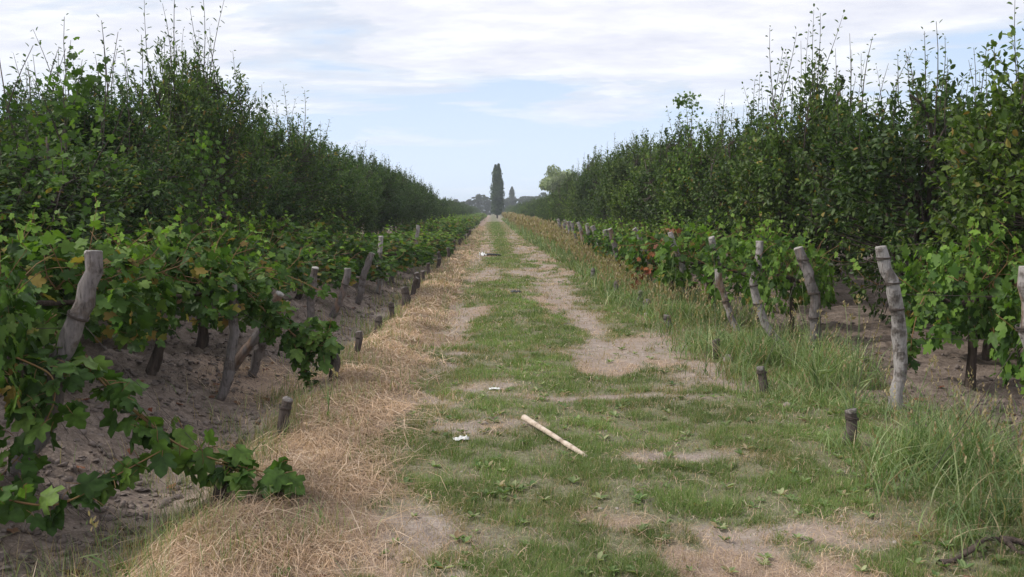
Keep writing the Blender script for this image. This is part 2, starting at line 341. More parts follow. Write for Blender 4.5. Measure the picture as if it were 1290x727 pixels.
# ground
def ground_material():
    m, nt = new_mat('dry_earth')
    tcn = N(nt, 'ShaderNodeTexCoord'); at = N(nt, 'ShaderNodeAttribute', attribute_name='cover')
    sp = N(nt, 'ShaderNodeSeparateColor'); L(nt, at.outputs['Color'], sp.inputs[0])
    def noise(s, d=6.0, r=.6, st=(1, 1, 1)):
        mpn = N(nt, 'ShaderNodeMapping'); mpn.inputs['Scale'].default_value = st; L(nt, tcn.outputs['Object'], mpn.inputs[0])
        n = N(nt, 'ShaderNodeTexNoise', ins={'Scale': s, 'Detail': d, 'Roughness': r}); L(nt, mpn.outputs[0], n.inputs['Vector']); return n.outputs[0]
    a = noise(1.3); b = noise(11.0); c = noise(60.0, 4.0, .7); f = noise(150.0, 3.0, .7, (1, .35, 1))
    dust = ramp(nt, b, [(.3, (.225, .185, .16)), (.5, (.30, .25, .218)), (.72, (.40, .345, .305))]).outputs[0]
    dust = mix(nt, 1.0, dust, ramp(nt, c, [(.3, .72), (.7, 1.22)]).outputs[0], 'MULTIPLY')
    dust = mix(nt, ramp(nt, a, [(.42, 0), (.62, .6)]).outputs[0], dust, (.33, .255, .20))
    tilled = ramp(nt, b, [(.3, (.11, .084, .070)), (.5, (.18, .142, .118)), (.72, (.27, .215, .18))]).outputs[0]  # worked soil, its colour also darkened to stand in for shade on the bank
    tilled = mix(nt, 1.0, tilled, ramp(nt, c, [(.3, .6), (.7, 1.3)]).outputs[0], 'MULTIPLY')
    till = sp.outputs[2]
    col = mix(nt, till, dust, tilled)
    strawc = ramp(nt, f, [(.3, (.17, .125, .095)), (.5, (.32, .235, .18)), (.7, (.46, .35, .27))]).outputs[0]
    edge = ramp(nt, math_n(nt, 'ADD', sp.outputs[1], math_n(nt, 'MULTIPLY', math_n(nt, 'SUBTRACT', b, .5), .9)), [(.3, 0), (.62, 1)]).outputs[0]
    col = mix(nt, math_n(nt, 'MULTIPLY', edge, .85), col, strawc)
    gr = ramp(nt, f, [(.3, (.06, .075, .03)), (.55, (.12, .14, .06)), (.75, (.22, .2, .11))]).outputs[0]
    gr = mix(nt, 1.0, gr, ramp(nt, noise(38.0, 4.0, .7, (1, .5, 1)), [(.35, .55), (.65, 1.45)]).outputs[0], 'MULTIPLY')
    ge = ramp(nt, math_n(nt, 'ADD', sp.outputs[0], math_n(nt, 'MULTIPLY', math_n(nt, 'SUBTRACT', b, .5), .8)), [(.2, 0), (.85, 1)]).outputs[0]
    col = mix(nt, math_n(nt, 'MULTIPLY', ge, .7), col, gr)
    # litter crumbs
    vo = N(nt, 'ShaderNodeTexVoronoi', ins={'Scale': 45.0}); L(nt, tcn.outputs['Object'], vo.inputs['Vector'])
    cr = ramp(nt, vo.outputs['Distance'], [(.12, 1), (.2, 0)]).outputs[0]
    col = mix(nt, math_n(nt, 'MULTIPLY', cr, .35), col, (.5, .42, .34))
    p = N(nt, 'ShaderNodeBsdfPrincipled', ins={'Roughness': .95, 'Specular IOR Level': .08}); L(nt, col, p.inputs['Base Color'])
    hh = math_n(nt, 'ADD', math_n(nt, 'MULTIPLY', b, 1.0), math_n(nt, 'MULTIPLY', c, .5))
    bp = N(nt, 'ShaderNodeBump', ins={'Strength': .7, 'Distance': .03}); L(nt, hh, bp.inputs['Height']); L(nt, bp.outputs[0], p.inputs['Normal'])
    o = N(nt, 'ShaderNodeOutputMaterial'); L(nt, p.outputs[0], o.inputs[0]); return m
m_ground = ground_material()

# ------------------------------------------------------------------ ground
def axis(a, b, step, grow, lim):
    v = list(np.arange(a, b + 1e-6, step)); s = step
    while v[-1] < lim: s *= grow; v.append(v[-1] + s)
    return v
xr = axis(0, 5.0, .045, 1.10, 2600); xs = np.array([-q for q in xr[:0:-1]] + xr)
ysp = axis(2.2, 11, .045, 1.022, 2800); s_ = []; q = 2.2; st = .05
while q > -2600: st *= 1.35; q -= st; s_.append(q)
ys = np.array(s_[::-1] + list(ysp))
GX, GY = np.meshgrid(xs, ys, indexing='xy'); gx = GX.ravel(); gy = GY.ravel()
gz = H(gx, gy); nx = len(xs); ny = len(ys)
ii, jj = np.meshgrid(np.arange(nx - 1), np.arange(ny - 1), indexing='xy'); ii = ii.ravel(); jj = jj.ravel()
mb = MB(); mb.add(np.stack([gx, gy, gz], -1), None, np.stack([jj * nx + ii, jj * nx + ii + 1, (jj + 1) * nx + ii + 1, (jj + 1) * nx + ii], -1))
ground = mb.obj('ground', m_ground, smooth=True); tag(ground, kind='structure', label='dry earth of the farm track and the worked soil beside it')
cg, cs, cb = cover(gx, gy)
till = np.clip(ss(-1.8, -2.3, gx) * .85 + ss(2.9, 3.8, gx), 0, 1)
farf = ss(60, 200, np.abs(gx)); cg = np.maximum(cg, farf * .7)
col = np.stack([cg, cs, till, np.ones_like(cg)], -1).astype(np.float32)
ca = ground.data.color_attributes.new('cover', 'FLOAT_COLOR', 'POINT'); ca.data.foreach_set('color', col.ravel())

# ------------------------------------------------------------------ short turf, straw, tall grass (nobody could count them)
rng = np.random.default_rng(7)
def sample_y(n, y0, y1, p=1.7):
    p = p if abs(p - 1) > .01 else 1.02
    u = rng.random(n); a = y0 ** (1 - p); b = y1 ** (1 - p); return (a + (b - a) * u) ** (1 / (1 - p))
def ground_pts(x, y): return np.stack([x, y, H(x, y)], -1)
n = 620000; y = sample_y(n, 3.1, 130, 1.75); x = rng.uniform(-1.0, 3.4, n) ; x = np.where(rng.random(n) < .12, rng.uniform(3.0, 4.0, n), x)
g, s, b = cover(x, y)
clump = fbm(x * 5, y * 5, 71, 3)
keep = rng.random(n) < np.clip((g - .08) * 1.3, .09, 1) * (.26 + 1.1 * ss(.38, .62, clump)); x, y, g, clump = x[keep], y[keep], g[keep], clump[keep]; m = len(x)
lus = ss(.45, .95, g) * ss(.3, .6, clump)
tuft = ss(.58, .75, fbm(x * 7, y * 7, 75, 2)); hgt = (.018 + .045 * lus * rng.random(m) + .02 * rng.random(m) + .07 * tuft * rng.random(m)) * (1 + .012 * np.minimum(y, 40)); wid = .0034 * np.maximum(1, y / 4.4) ** .95
mb = MB(); blades(mb, ground_pts(x, y) - [0, 0, .004], rng.uniform(0, 6.28, m), hgt, wid, rng.uniform(.1, 1.1, m), 1, np.clip(.80 - .66 * g - .35 * lus + .14 + .9 * (fbm(x * 1.9 + 3, y * 1.1, 73, 3) - .42), 0.06, .95))
tag(mb.obj('turf_grass', m_grass), 'short green turf growing in patches along the track', 'grass', kind='stuff')

# straw: long dry stems lying along the left edge, short bits everywhere
def lying(mb, x, y, ln, wid, lift, tone=0.0):
    m = len(x); a = rng.uniform(0, 2 * np.pi, m); cv = rng.normal(0, .9, m); P = ground_pts(x, y)
    rows = []
    z0 = lift * rng.random(m); arch = lift * rng.uniform(0, 2.2, m)
    px, py = P[:, 0].copy(), P[:, 1].copy(); sg = 3; ang = a.copy()
    for k in range(sg + 1):
        t = k / sg; cz = H(px, py) + .004 + z0 * (1 - t) + arch * np.sin(np.pi * t)
        c = np.stack([px, py, cz], -1); sd = np.stack([-np.sin(ang), np.cos(ang), rng.uniform(-.4, .4, m)], -1); wk = (wid * (1 - .75 * t))[:, None] * .5
        rows += [c - sd * wk, c + sd * wk]
        px = px + np.cos(ang) * ln / sg; py = py + np.sin(ang) * ln / sg; ang = ang + cv / sg
    V = np.stack(rows, 1); nv = 2 * (sg + 1); off = (np.arange(m) * nv)[:, None]
    Q = np.concatenate([np.array([2 * k, 2 * k + 1, 2 * k + 3, 2 * k + 2])[None] + off for k in range(sg)])
    mb.add(V.reshape(-1, 3), None, Q, np.repeat(np.broadcast_to(tone, (m,)), nv))
n = 75000; y = sample_y(n, 3.0, 90, 1.5); x = rng.normal(-1.16, .24, n); x = np.where(rng.random(n) < .22, rng.uniform(-2.7, -1.4, n), x)
g, s, b = cover(x, y); keep = (rng.random(n) < s * (.10 + 1.5 * ss(.36, .66, fbm(x * 2.6, y * 2.2, 77, 4)))) & (x < -.45) & (x > -2.9); x, y = x[keep], y[keep]; m = len(x)
mb = MB(); lying(mb, x, y, rng.uniform(.06, .30, m) * np.where(rng.random(m) < .15, 1.7, 1), .0026 * np.maximum(1, y / 4.6) * rng.uniform(.6, 1.5, m), .03)
n = 5200; y = sample_y(n, 3.0, 40, 1.5); x = rng.normal(-1.15, .33, n); k_ = fbm(x * 2.2, y * 1.6, 87, 3) > .47; x, y = x[k_], y[k_]; m = len(x)
lying(mb, x, y, rng.uniform(.25, .55, m), .0036 * np.maximum(1, y / 4.6) * rng.uniform(.7, 1.5, m), .05)
n = 14000; y = sample_y(n, 3.0, 60, 1.5); x = rng.normal(-1.2, .3, n); k_ = fbm(x * 1.7, y * 1.4, 88, 3) > .5; x, y = x[k_], y[k_]; m = len(x)
blades(mb, ground_pts(x, y), rng.uniform(0, 6.28, m), rng.uniform(.03, .10, m), .003 * np.maximum(1, y / 5), rng.uniform(.3, 1.4, m), 3, 0.0)
tag(mb.obj('dry_straw', m_straw), 'mown dry straw heaped along the left edge of the track', 'straw', kind='stuff')
n = 110000; y = sample_y(n, 3.0, 60, 1.6); x = rng.uniform(-1.4, 3.4, n); g, s, b = cover(x, y)
keep = rng.random(n) < (.16 + .75 * s) * (.4 + fbm(x * 3, y * 3, 79, 2)); x, y = x[keep], y[keep]; m = len(x)
mb = MB(); lying(mb, x, y, rng.uniform(.02, .12, m) * np.where(rng.random(m) < .04, 2.5, 1), .0022 * np.maximum(1, y / 4.6) * rng.uniform(.6, 1.4, m), .02)
tag(mb.obj('straw_litter', m_straw), 'short bits of dry stalk strewn over the bare track', 'straw', kind='stuff')
# standing dry/green wisps in the furrow on the left
n = 22000; y = sample_y(n, 3.0, 70, 1.4); x = np.where(rng.random(n) < .3, rng.normal(-1.1, .3, n), rng.normal(-1.7, .33, n)); cl = fbm(x * 2.6, y * 2.6, 83, 3)
keep = (rng.random(n) < ss(.45, .62, cl)); x, y = x[keep], y[keep]; m = len(x)
mb = MB(); blades(mb, ground_pts(x, y), rng.uniform(0, 6.28, m), rng.uniform(.05, .26, m), .0035 * np.maximum(1, y / 5), rng.uniform(.1, .9, m), 3, rng.choice([0, .25, .6, 1], m))
tag(mb.obj('furrow_weeds', m_weed), 'thin wisps of weed and dry grass standing in the left furrow', 'weeds', kind='stuff')

# flat rosettes of broad-leaved weeds in the turf
n = 900; y = sample_y(n, 3.2, 22, 1.5); x = rng.uniform(-1.0, 3.3, n); g, s_c, b = cover(x, y); k_ = rng.random(n) < .25 + g; x, y = x[k_], y[k_]; m = len(x); mb = MB()
i = np.repeat(np.arange(m), 7); a = rng.uniform(0, 6.28, len(i)); P = ground_pts(x[i], y[i]) + [0, 0, .008]
leaves(mb, NARROW, P, np.stack([np.cos(a), np.sin(a), rng.uniform(.15, .8, len(i))], -1), np.stack([-np.cos(a) * .5, -np.sin(a) * .5, np.ones(len(i))], -1), (rng.uniform(.02, .055, m) * (1 + y / 40))[i], .12)
tag(mb.obj('rosette_weeds', m_weed), 'small broad-leaved weeds scattered in the turf', 'weeds', kind='stuff')

# tall grass on the right verge
def tallgrass(name, label, cx_, cy_, hb, ht, npb, seedhead, tone_lo, tone_hi, wid=.007, spread=.09, mat=m_weed):
    m0 = len(cx_); mb = MB(); rp = rng.integers(max(3, npb - 5), npb + 6, m0); i = np.repeat(np.arange(m0), rp); k = len(i)
    x = cx_[i] + rng.normal(0, spread, k); y = cy_[i] + rng.normal(0, spread, k); sc1 = np.maximum(1, y / 7)
    tn = np.repeat(rng.uniform(tone_lo, tone_hi, m0), rp)
    hh = (hb[i] if hasattr(hb, '__len__') else hb) * rng.uniform(.35, 1.1, k)
    blades(mb, ground_pts(x, y), rng.uniform(0, 6.28, k), hh, wid * sc1 ** .85 * rng.uniform(.6, 1.4, k), rng.uniform(.25, 1.3, k), 4, tn)
    # seed stalks
    j = rng.integers(0, m0, int(m0 * seedhead)); x = cx_[j] + rng.normal(0, spread, len(j)); y = cy_[j] + rng.normal(0, spread, len(j)); kk = len(j)
    hs = (ht[j] if hasattr(ht, '__len__') else ht) * rng.uniform(.6, 1.1, kk); an = rng.uniform(0, 6.28, kk); bd = rng.uniform(.05, .4, kk); P = ground_pts(x, y)
    blades(mb, P, an, hs, .0035 * np.maximum(1, y / 7), bd, 3, .5)
    # spikelets near the top
    for q in range(7):
        t = .72 + .045 * q
        c = P + np.stack([np.cos(an), np.sin(an), np.zeros(kk)], -1) * (bd * hs * t ** 1.6)[:, None]; c[:, 2] += hs * (t - .44 * bd * t * t)
        a2 = rng.uniform(0, 6.28, kk)
        leaves(mb, NARROW, c, np.stack([np.cos(a2) * .5, np.sin(a2) * .5, np.ones(kk)], -1), np.stack([np.cos(a2), np.sin(a2), np.zeros(kk)], -1), .028 * np.maximum(1, y / 9), .95)
    o = mb.obj(name, mat); tag(o, label, 'grass', kind='stuff'); return o
# a) weedy strip by the near posts
n = 2500; y = sample_y(n, 3.9, 19, 1.0); x = rng.normal(2.9, .5, n) + .25 * ss(7, 4, y); cl = fbm(x * 1.5, y * 1.5, 91, 3)
keep = (x > 2.0 + .25 * rng.random(n)) & (cl > .40); x, y = x[keep], y[keep]
tallgrass('verge_grass', 'green weedy grass around the stakes on the right verge', x, y, .10 + .44 * ss(.38, .72, fbm(x * 1.5, y * 1.5, 93, 3)), .58, 11, .18, 0, .22)
# b) tall green-brown grass beyond
n = 3000; y = sample_y(n, 12, 170, 1.15); x = 2.35 + np.abs(rng.normal(0, .75, n)) - .35 * ss(20, 60, y); keep = (x < 4.6) & (rng.random(n) < ss(11, 17, y) + .15); x, y = x[keep], y[keep]
tallgrass('tall_grass', 'tall rank grass with brown seed heads beside the track farther on', x, y, .30 + .45 * ss(14, 34, y) * ss(2.0, 2.9, x), .50 + .62 * ss(20, 40, y), 14, .5, .0, .2, .008, .14)

mb = MB(); n = 3800; y = sample_y(n, 3.0, 22, 1.5); x = rng.uniform(-1.3, 3.2, n); g, s_c, b = cover(x, y); k_ = rng.random(n) < (1.1 - g); x, y = x[k_], y[k_]
OCT = np.array([[1, 0, 0], [-1, 0, 0], [0, 1, 0], [0, -1, 0], [0, 0, .7], [0, 0, -.7]], float); OF = np.array([[0, 2, 4], [2, 1, 4], [1, 3, 4], [3, 0, 4], [2, 0, 5], [1, 2, 5], [3, 1, 5], [0, 3, 5]])
m = len(x); rr = np.clip(rng.lognormal(-5.2, .5, m), .002, .016) * (1 + y / 30); V = OCT[None] * rng.uniform(.6, 1.4, (m, 6, 1)) * rr[:, None, None] + ground_pts(x, y)[:, None, :]
mb.add(V.reshape(-1, 3), (OF[None] + (np.arange(m) * 6)[:, None, None]).reshape(-1, 3)); tag(mb.obj('track_grit', m_stone), 'small stones and crumbs scattered on the bare track', 'gravel', kind='stuff')

# ------------------------------------------------------------------ clods and fallen leaves
def lump(r, seed, k=2, jit=.36):
    import bmesh
    bm = bmesh.new(); bmesh.ops.create_icosphere(bm, subdivisions=k, radius=1); V = np.array([v.co[:] for v in bm.verts]); F = np.array([[v.index for v in f.verts] for f in bm.faces]); bm.free()
    q = np.random.default_rng(seed); V = V * (1 + jit * q.normal(0, 1, (len(V), 1))) * q.uniform(.6, 1.3, 3) * [1, 1, .7]
    return V * r, F
lumps = [lump(1, k, 1) for k in range(8)]
mb = MB()
n = 11000; y = sample_y(n, 3.2, 30, 1.3); x = np.where(rng.random(n) < .62, -1.9 - np.abs(rng.normal(.9, .7, n)), 3.0 + np.abs(rng.normal(.5, .9, n)))
cl = fbm(x * 1.4, y * 1.4, 101, 3); keep = (rng.random(n) < ss(.40, .62, cl) + .12); x, y = x[keep], y[keep]
for a, b_ in zip(x, y):
    V, F = lumps[rng.integers(8)]; r = float(np.clip(rng.lognormal(-4.35, .55), .005, .030)); th = rng.uniform(0, 6.28); c_, s_2 = math.cos(th), math.sin(th)
    W = V * r; W = np.stack([W[:, 0] * c_ - W[:, 1] * s_2, W[:, 0] * s_2 + W[:, 1] * c_, W[:, 2]], -1)
    mb.add(W + [a, b_, h1(a, b_) + r * .25], F)
tag(mb.obj('soil_clods', m_clod), 'crumbly grey clods lying on the worked soil under the vines', 'soil', kind='stuff')
n = 2600; y = sample_y(n, 3.2, 26, 1.3); x = np.where(rng.random(n) < .6, -1.9 - np.abs(rng.normal(.5, .6, n)), 2.9 + np.abs(rng.normal(.6, .6, n))); mb = MB(); lying(mb, x, y, rng.uniform(.08, .4, n), .005 * np.maximum(1, y / 7) * rng.uniform(.6, 1.4, n), .03)
tag(mb.obj('vine_prunings', m_bark), 'dark twigs and prunings strewn on the soil under the vines', 'twigs', kind='stuff')
mb = MB(); n = 260; y = sample_y(n, 3.4, 22, 1.2); x = np.where(rng.random(n) < .5, rng.normal(-2.3, .6, n), rng.normal(3.6, .6, n)); a = rng.uniform(0, 6.28, n)
leaves(mb, GRAPE, ground_pts(x, y) + [0, 0, .015], np.stack([np.cos(a), np.sin(a), rng.normal(0, .2, n)], -1), np.stack([rng.normal(0, .3, n), rng.normal(0, .3, n), np.ones(n)], -1), rng.uniform(.04, .09, n), 0)
m_fallen = leaf_mat('fallen_leaf', [(0, (.12, .06, .04)), (.5, (.17, .10, .06)), (.85, (.17, .05, .03)), (1, (.26, .19, .11))], DRY_RED, .8, .1, .1)
tag(mb.obj('fallen_leaves', m_fallen), 'brown and red fallen vine leaves on the soil', 'leaves', kind='stuff')

# ------------------------------------------------------------------ pear trees
def shoot_mesh(seed, ln, tmpl, mat, name='upright_shoot'):
    q = np.random.default_rng(seed); mb = MB(); P = curve((0, 0, 0), (q.normal(0, .07) * ln, q.normal(0, .07) * ln, ln), 6, .02, q)
    tube(mb, P, np.linspace(.009, .0025, 6), 4, mat=1)
    n = int(ln / .038); t = np.linspace(.06, 1, n); idx = t * 5; i0 = np.minimum(idx.astype(int), 4); f = (idx - i0)[:, None]; C0 = P[i0] * (1 - f) + P[i0 + 1] * f
    a = np.arange(n) * 2.4 + q.uniform(0, 6); D = np.stack([np.cos(a), np.sin(a), .45 + q.normal(0, .35, n)], -1); Nn = np.stack([-np.cos(a) * .7 + q.normal(0, .3, n), -np.sin(a) * .7 + q.normal(0, .3, n), np.ones(n)], -1)
    leaves(mb, tmpl, C0 + D * .02, D, Nn, q.uniform(.045, .11, n) * (1.05 - .4 * t) * (q.random(n) < .88), -.12 * (t > .85))
    return mb.mesh(name, [mat, m_bark])
def pear_meshes(seed, tmpl, mat, rx=1.45, ry=1.9, z0=.45, z1=3.1, nt=470, per=40, lsz=.068, joined_shoots=True):
    q = np.random.default_rng(seed); wood = MB(); crown = MB()
    zc = (z0 + z1) / 2; hz_ = (z1 - z0) / 2
    tube(wood, curve((0, 0, -.1), (q.normal(0, .06), q.normal(0, .06), .7), 5, .04, q), np.linspace(.095, .07, 5), 8)
    limbs = []
    nl = 8
    for k in range(nl):
        a = k / nl * 6.28 + q.normal(0, .25); rr = q.uniform(.35, .8)
        e = (math.cos(a) * rx * rr, math.sin(a) * ry * rr, q.uniform(.75, 1.0) * z1)
        P = curve((0, 0, .5 + .1 * q.random()), e, 9, .05, q); P[:, 0:2] *= (np.linspace(0, 1, 9)[:, None] ** -.15 if False else 1)
        tube(wood, P, np.linspace(.05, .012, 9), 5); limbs.append(P)
    LP = np.concatenate([p[2:] for p in limbs])
    # twig starts: lumpy volume, thinner inside
    d = nrm(q.normal(0, 1, (nt * 3, 3))); r = q.random(nt * 3) ** .33
    lumpy = .84 + .38 * fbm(np.arctan2(d[:, 1], d[:, 0]) * 1.6 + seed, d[:, 2] * 2.2 + 5, seed, 3)
    S = d * (r * lumpy)[:, None] * [rx, ry, hz_] + [0, 0, zc]
    tp = 1.08 - .38 * ss(zc, z1, S[:, 2]); S[:, 0] *= tp; S[:, 1] *= tp
    k = len(S); nlb = 15; lc = nrm(q.normal(0, 1, (nlb, 3))) * q.uniform(.5, .8, (nlb, 1)) * [rx, ry, hz_] + [0, 0, zc]; lc[:, 0:2] *= (1.06 - .34 * ss(zc, z1, lc[:, 2]))[:, None]
    li = q.integers(0, nlb, k); lr = q.uniform(.42, .66, nlb); LS_ = lc[li] + nrm(q.normal(0, 1, (k, 3))) * (q.random(k) ** .4 * lr[li])[:, None] * [1, 1, 1.15]; S = np.where((q.random(k) < .68)[:, None], LS_, S * [.85, .85, 1])
    gap = fbm(S[:, 0] * 1.3 + S[:, 2] * .9 + 10, S[:, 1] * 1.3 - S[:, 2] * .6 + 10, seed + 5, 3)
    S = S[(gap > .31) & (S[:, 2] > .3)][:nt]
    for s in S:
        j = np.argmin(((LP - s) ** 2).sum(-1) + (LP[:, 2] > s[2]) * .4); b0 = LP[j]
        out = nrm((s - [0, 0, zc - .5])[None])[0]; ln = q.uniform(.28, .62)
        dr = nrm((out * .75 + q.normal(0, .35, 3) + [0, 0, .45])[None])[0]; e = s + dr * ln
        P = np.array([b0, (b0 + s) / 2 + q.normal(0, .04, 3), s, (s + e) / 2 + q.normal(0, .015, 3), e]); tube(wood, P, [.011, .009, .007, .005, .002], 3)
        n = per; t = q.random(n) ** .8; C0 = s - dr * .18 + (dr * (ln + .18))[None] * t[:, None] + q.normal(0, .03, (n, 3))
        D = q.normal(0, .6, (n, 3)) + out * .55 + [0, 0, -.15]; Nn = q.normal(0, .45, (n, 3)) + out * .45 + [0, 0, .75]
        turned = .22 if q.random() < .05 else .015
        leaves(crown, tmpl, C0, D, Nn, q.uniform(.6, 1.15, n) * lsz, turned)
    shoots = []
    for k in range(46):
        a = q.uniform(0, 6.28); rr = q.random() ** .85 * .75; x0, y0 = math.cos(a) * rx * rr, math.sin(a) * ry * rr
        zt = zc + hz_ * math.sqrt(max(.05, 1 - rr * rr)) * .92
        shoots.append((x0, y0, zt - .2, (.40 + 1.15 * q.random() ** 1.9), k % 4, q.uniform(0, 6.28), q.normal(0, .15), q.normal(0, .15)))
    return wood.mesh('trunk', [m_bark]), crown.mesh('crown', [mat]), shoots
shoot_m = {}
for s, (tm, mt) in {'r': (PEAR, m_pear_r), 'l': (NARROW, m_pear_l)}.items():
    shoot_m[s] = [shoot_mesh(40 + k, 1.0, tm, mt) for k in range(4)]
def join_shoots(me, shoots, side, mat):
    """far trees: shoots belong to the crown mesh"""
    mb = MB()
    for src, tf in [(me, None)] + [(shoot_m[side][s[4]], s) for s in shoots]:
        nv = len(src.vertices); V = np.empty(nv * 3, np.float32); src.vertices.foreach_get('co', V); V = V.reshape(-1, 3)
        if tf:
            x0, y0, z0, ln, _, rz, tx, ty = tf; c_, s_ = math.cos(rz), math.sin(rz); V = V * ln * [1, 1, .68]
            V = np.stack([V[:, 0] * c_ - V[:, 1] * s_ + tx * V[:, 2] + x0, V[:, 0] * s_ + V[:, 1] * c_ + ty * V[:, 2] + y0, V[:, 2] + z0], -1)
        npz = len(src.polygons); lt = np.empty(npz, np.int32); ls = np.empty(npz, np.int32); src.polygons.foreach_get('loop_total', lt); src.polygons.foreach_get('loop_start', ls)
        vi = np.empty(len(src.loops), np.int32); src.loops.foreach_get('vertex_index', vi); mi = np.empty(npz, np.int32); src.polygons.foreach_get('material_index', mi)
        for m_ in (0, 1):
            q4 = ls[(lt == 4) & (mi == m_)]; q3 = ls[(lt == 3) & (mi == m_)]
            if m_ == 0: mb.add(V, vi[q3[:, None] + np.arange(3)] if len(q3) else None, vi[q4[:, None] + np.arange(4)] if len(q4) else None, 0, 0)
            elif len(q4) or len(q3): 
                base = mb.n - nv
                if len(q4): mb.Q.append(vi[q4[:, None] + np.arange(4)].astype(np.int64) + base); mb.mQ.append(np.full(len(q4), 1))
                if len(q3): mb.T.append(vi[q3[:, None] + np.arange(3)].astype(np.int64) + base); mb.mT.append(np.full(len(q3), 1))
    return mb.mesh('crown', [mat, m_bark])
pears = {'r': [], 'l': []}
for k in range(3):
    pears['r'].append(pear_meshes(100 + k, PEAR, m_pear_r, 1.45, 1.95, .30, 3.05, 600, 38, .094))
    pears['l'].append(pear_meshes(200 + k, NARROW, m_pear_l, 1.5, 1.95, .55, 3.05, 600, 44, .088))
far_crown = {s: [join_shoots(c, sh, s, m_pear_r if s == 'r' else m_pear_l) for (_, c, sh) in pears[s]] for s in 'rl'}
ORD = ['first', 'second', 'third', 'fourth', 'fifth', 'sixth', 'seventh', 'eighth', 'ninth', 'tenth', 'eleventh', 'twelfth', 'thirteenth', 'fourteenth', 'fifteenth', 'sixteenth', 'seventeenth', 'eighteenth', 'nineteenth', 'twentieth']
tr = random.Random(5)
def pear_tree(side, i, x, y, sz, hs, label, wl=1.0):
    v = (i * 2 + (1 if i % 5 == 3 else 0)) % 3; wood, crown, shoots = pears[side][v]
    t = empty('pear_tree', (x, y, h1(x, y) - (.22 if side == 'r' and y < 24 else 0)), tr.choice([0, math.pi]) + tr.uniform(-.35, .35), (sz, sz, sz * hs))
    tag(t, label, 'pear tree', 'pear trees of the %s row' % ('right' if side == 'r' else 'left'))
    link('trunk', wood, t)
    if y < 24:
        link('crown', crown, t)
        for s in shoots:
            o = link('upright_shoot', shoot_m[side][s[4]], t, s[:3]); o.rotation_euler = (s[7], -s[6], s[5]); o.scale = (s[3] * .9 + .1,) * 2 + (s[3] * wl,)
    else: link('crown', far_crown[side][v], t)
    return t
LOOK_R = ['bushy pear tree at the right edge with whips rising past the frame top', 'broad dark pear tree behind the vine with yellow leaves', 'pear tree behind the tall peeled post, a few orange leaves on top', 'rounded pear tree behind the second leaning post, thin whips above', 'dense pear tree behind the posts wrapped in vine leaves']
LOOK_L = ['pear tree nearest the camera, its twigs just entering at the far left edge', 'low dark pear tree rising behind the nearest grapevine on the left', 'tall pear tree overgrown with pale climbing vine', 'tallest pear tree on the left with many upright whips', 'dark pear tree with sparse whips behind the second leaning post']
def orow(side, ylist, xf):
    for i, y in enumerate(ylist):
        if i < 5: lb = (LOOK_R if side == 'r' else LOOK_L)[i]
        elif i < 20: lb = '%s pear tree from the camera in the row on the %s' % (ORD[i], 'right' if side == 'r' else 'left')
        else: lb = 'far pear tree merging into the hedge line on the %s of the track' % ('right' if side == 'r' else 'left')
        hs = tr.uniform(.9, 1.16) * (1 + .16 * float(ss(9, 19, y))); sz = tr.uniform(.92, 1.1)
        wl = 1.0
        if side == 'l' and i < 6: hs, wl = [(.85, 1), (.70, 1.1), (.92, 1.15), (1.26, 1.1), (1.12, 1.0), (1.14, 1)][i]
        if side == 'r' and i < 6: hs, wl = [(1.20, 1.25), (1.12, 1.0), (1.34, 1.1), (1.22, 1.0), (1.30, 1), (1.30, 1)][i]
        if side == 'r' and i > 5: hs *= 1.1
        hs *= 1 - .30 * float(ss(40, 100, y))
        if i > 3: hs *= .85 if side == 'l' else .95
        pear_tree(side, i, xf(y) + tr.uniform(-.15, .15), y, sz, hs, lb, wl)
yl = [8.6, 12.2, 15.9, 19.6]; y = 23.3
while y < 300: yl.append(y); y += tr.uniform(3.3, 4.2) * (1 + max(0, y - 60) / 260)
orow('r', yl, lambda y: 5.95)
yl = [6.9, 9.6, 12.7, 15.8]; y = 19.3
while y < 300: yl.append(y); y += tr.uniform(3.0, 3.9) * (1 + max(0, y - 60) / 260)
orow('l', yl, lambda y: -5.55)
for i in range(6): pear_tree('r', i + 1, 9.6 + tr.uniform(-.2, .2), 11 + i * 3.9, 1.05, 1.05, '%s pear tree glimpsed behind the gaps of the right row' % ORD[i])
for i in range(6): pear_tree('l', i + 1, -9.3 + tr.uniform(-.2, .2), 18 + i * 3.9, 1.05, 1.05, '%s pear tree glimpsed behind the gaps of the left row' % ORD[i])

# ------------------------------------------------------------------ grapevines
def vine_leaf_cloud(q, n, cxr, cyr, zr, droop=.3, edge_bias=.55):
    """points and directions in a draped curtain: box (x,y,z ranges) densest at its skin and top"""
    u = q.random((n, 3)); 
    ax = q.integers(0, 3, n); hi = q.random(n) < .62
    for a in range(3):
        sel = (ax == a) & (q.random(n) < edge_bias); u[sel, a] = np.where(hi[sel], 1 - .12 * u[sel, a], .12 * u[sel, a])
    x = cxr[0] + (cxr[1] - cxr[0]) * u[:, 0]; y = cyr[0] + (cyr[1] - cyr[0]) * u[:, 1]
    top = zr[1] + .55 * (fbm(x * 2.3, y * 2.3 + 3, int(q.integers(99)), 3) - .5) - .22 * ((u[:, 0] - .5) * 2) ** 2 * .6 - .25 * ((u[:, 1] - .5) * 2) ** 2
    bot = zr[0] + .55 * (fbm(x * 2.6, y * 2.6, int(q.integers(99)), 3) - .35)
    z = bot + (top - bot) * u[:, 2]
    P = np.stack([x, y, z], -1); c = np.array([(cxr[0] + cxr[1]) / 2, (cyr[0] + cyr[1]) / 2, (zr[0] + zr[1]) / 2])
    out = nrm((P - c) * [1, 1.3, 1])
    D = out * .45 + q.normal(0, .6, (n, 3)) + [0, 0, -.5]; Nn = out * .55 + q.normal(0, .5, (n, 3)) + [0, 0, .55]
    return P, D, Nn
GL = []
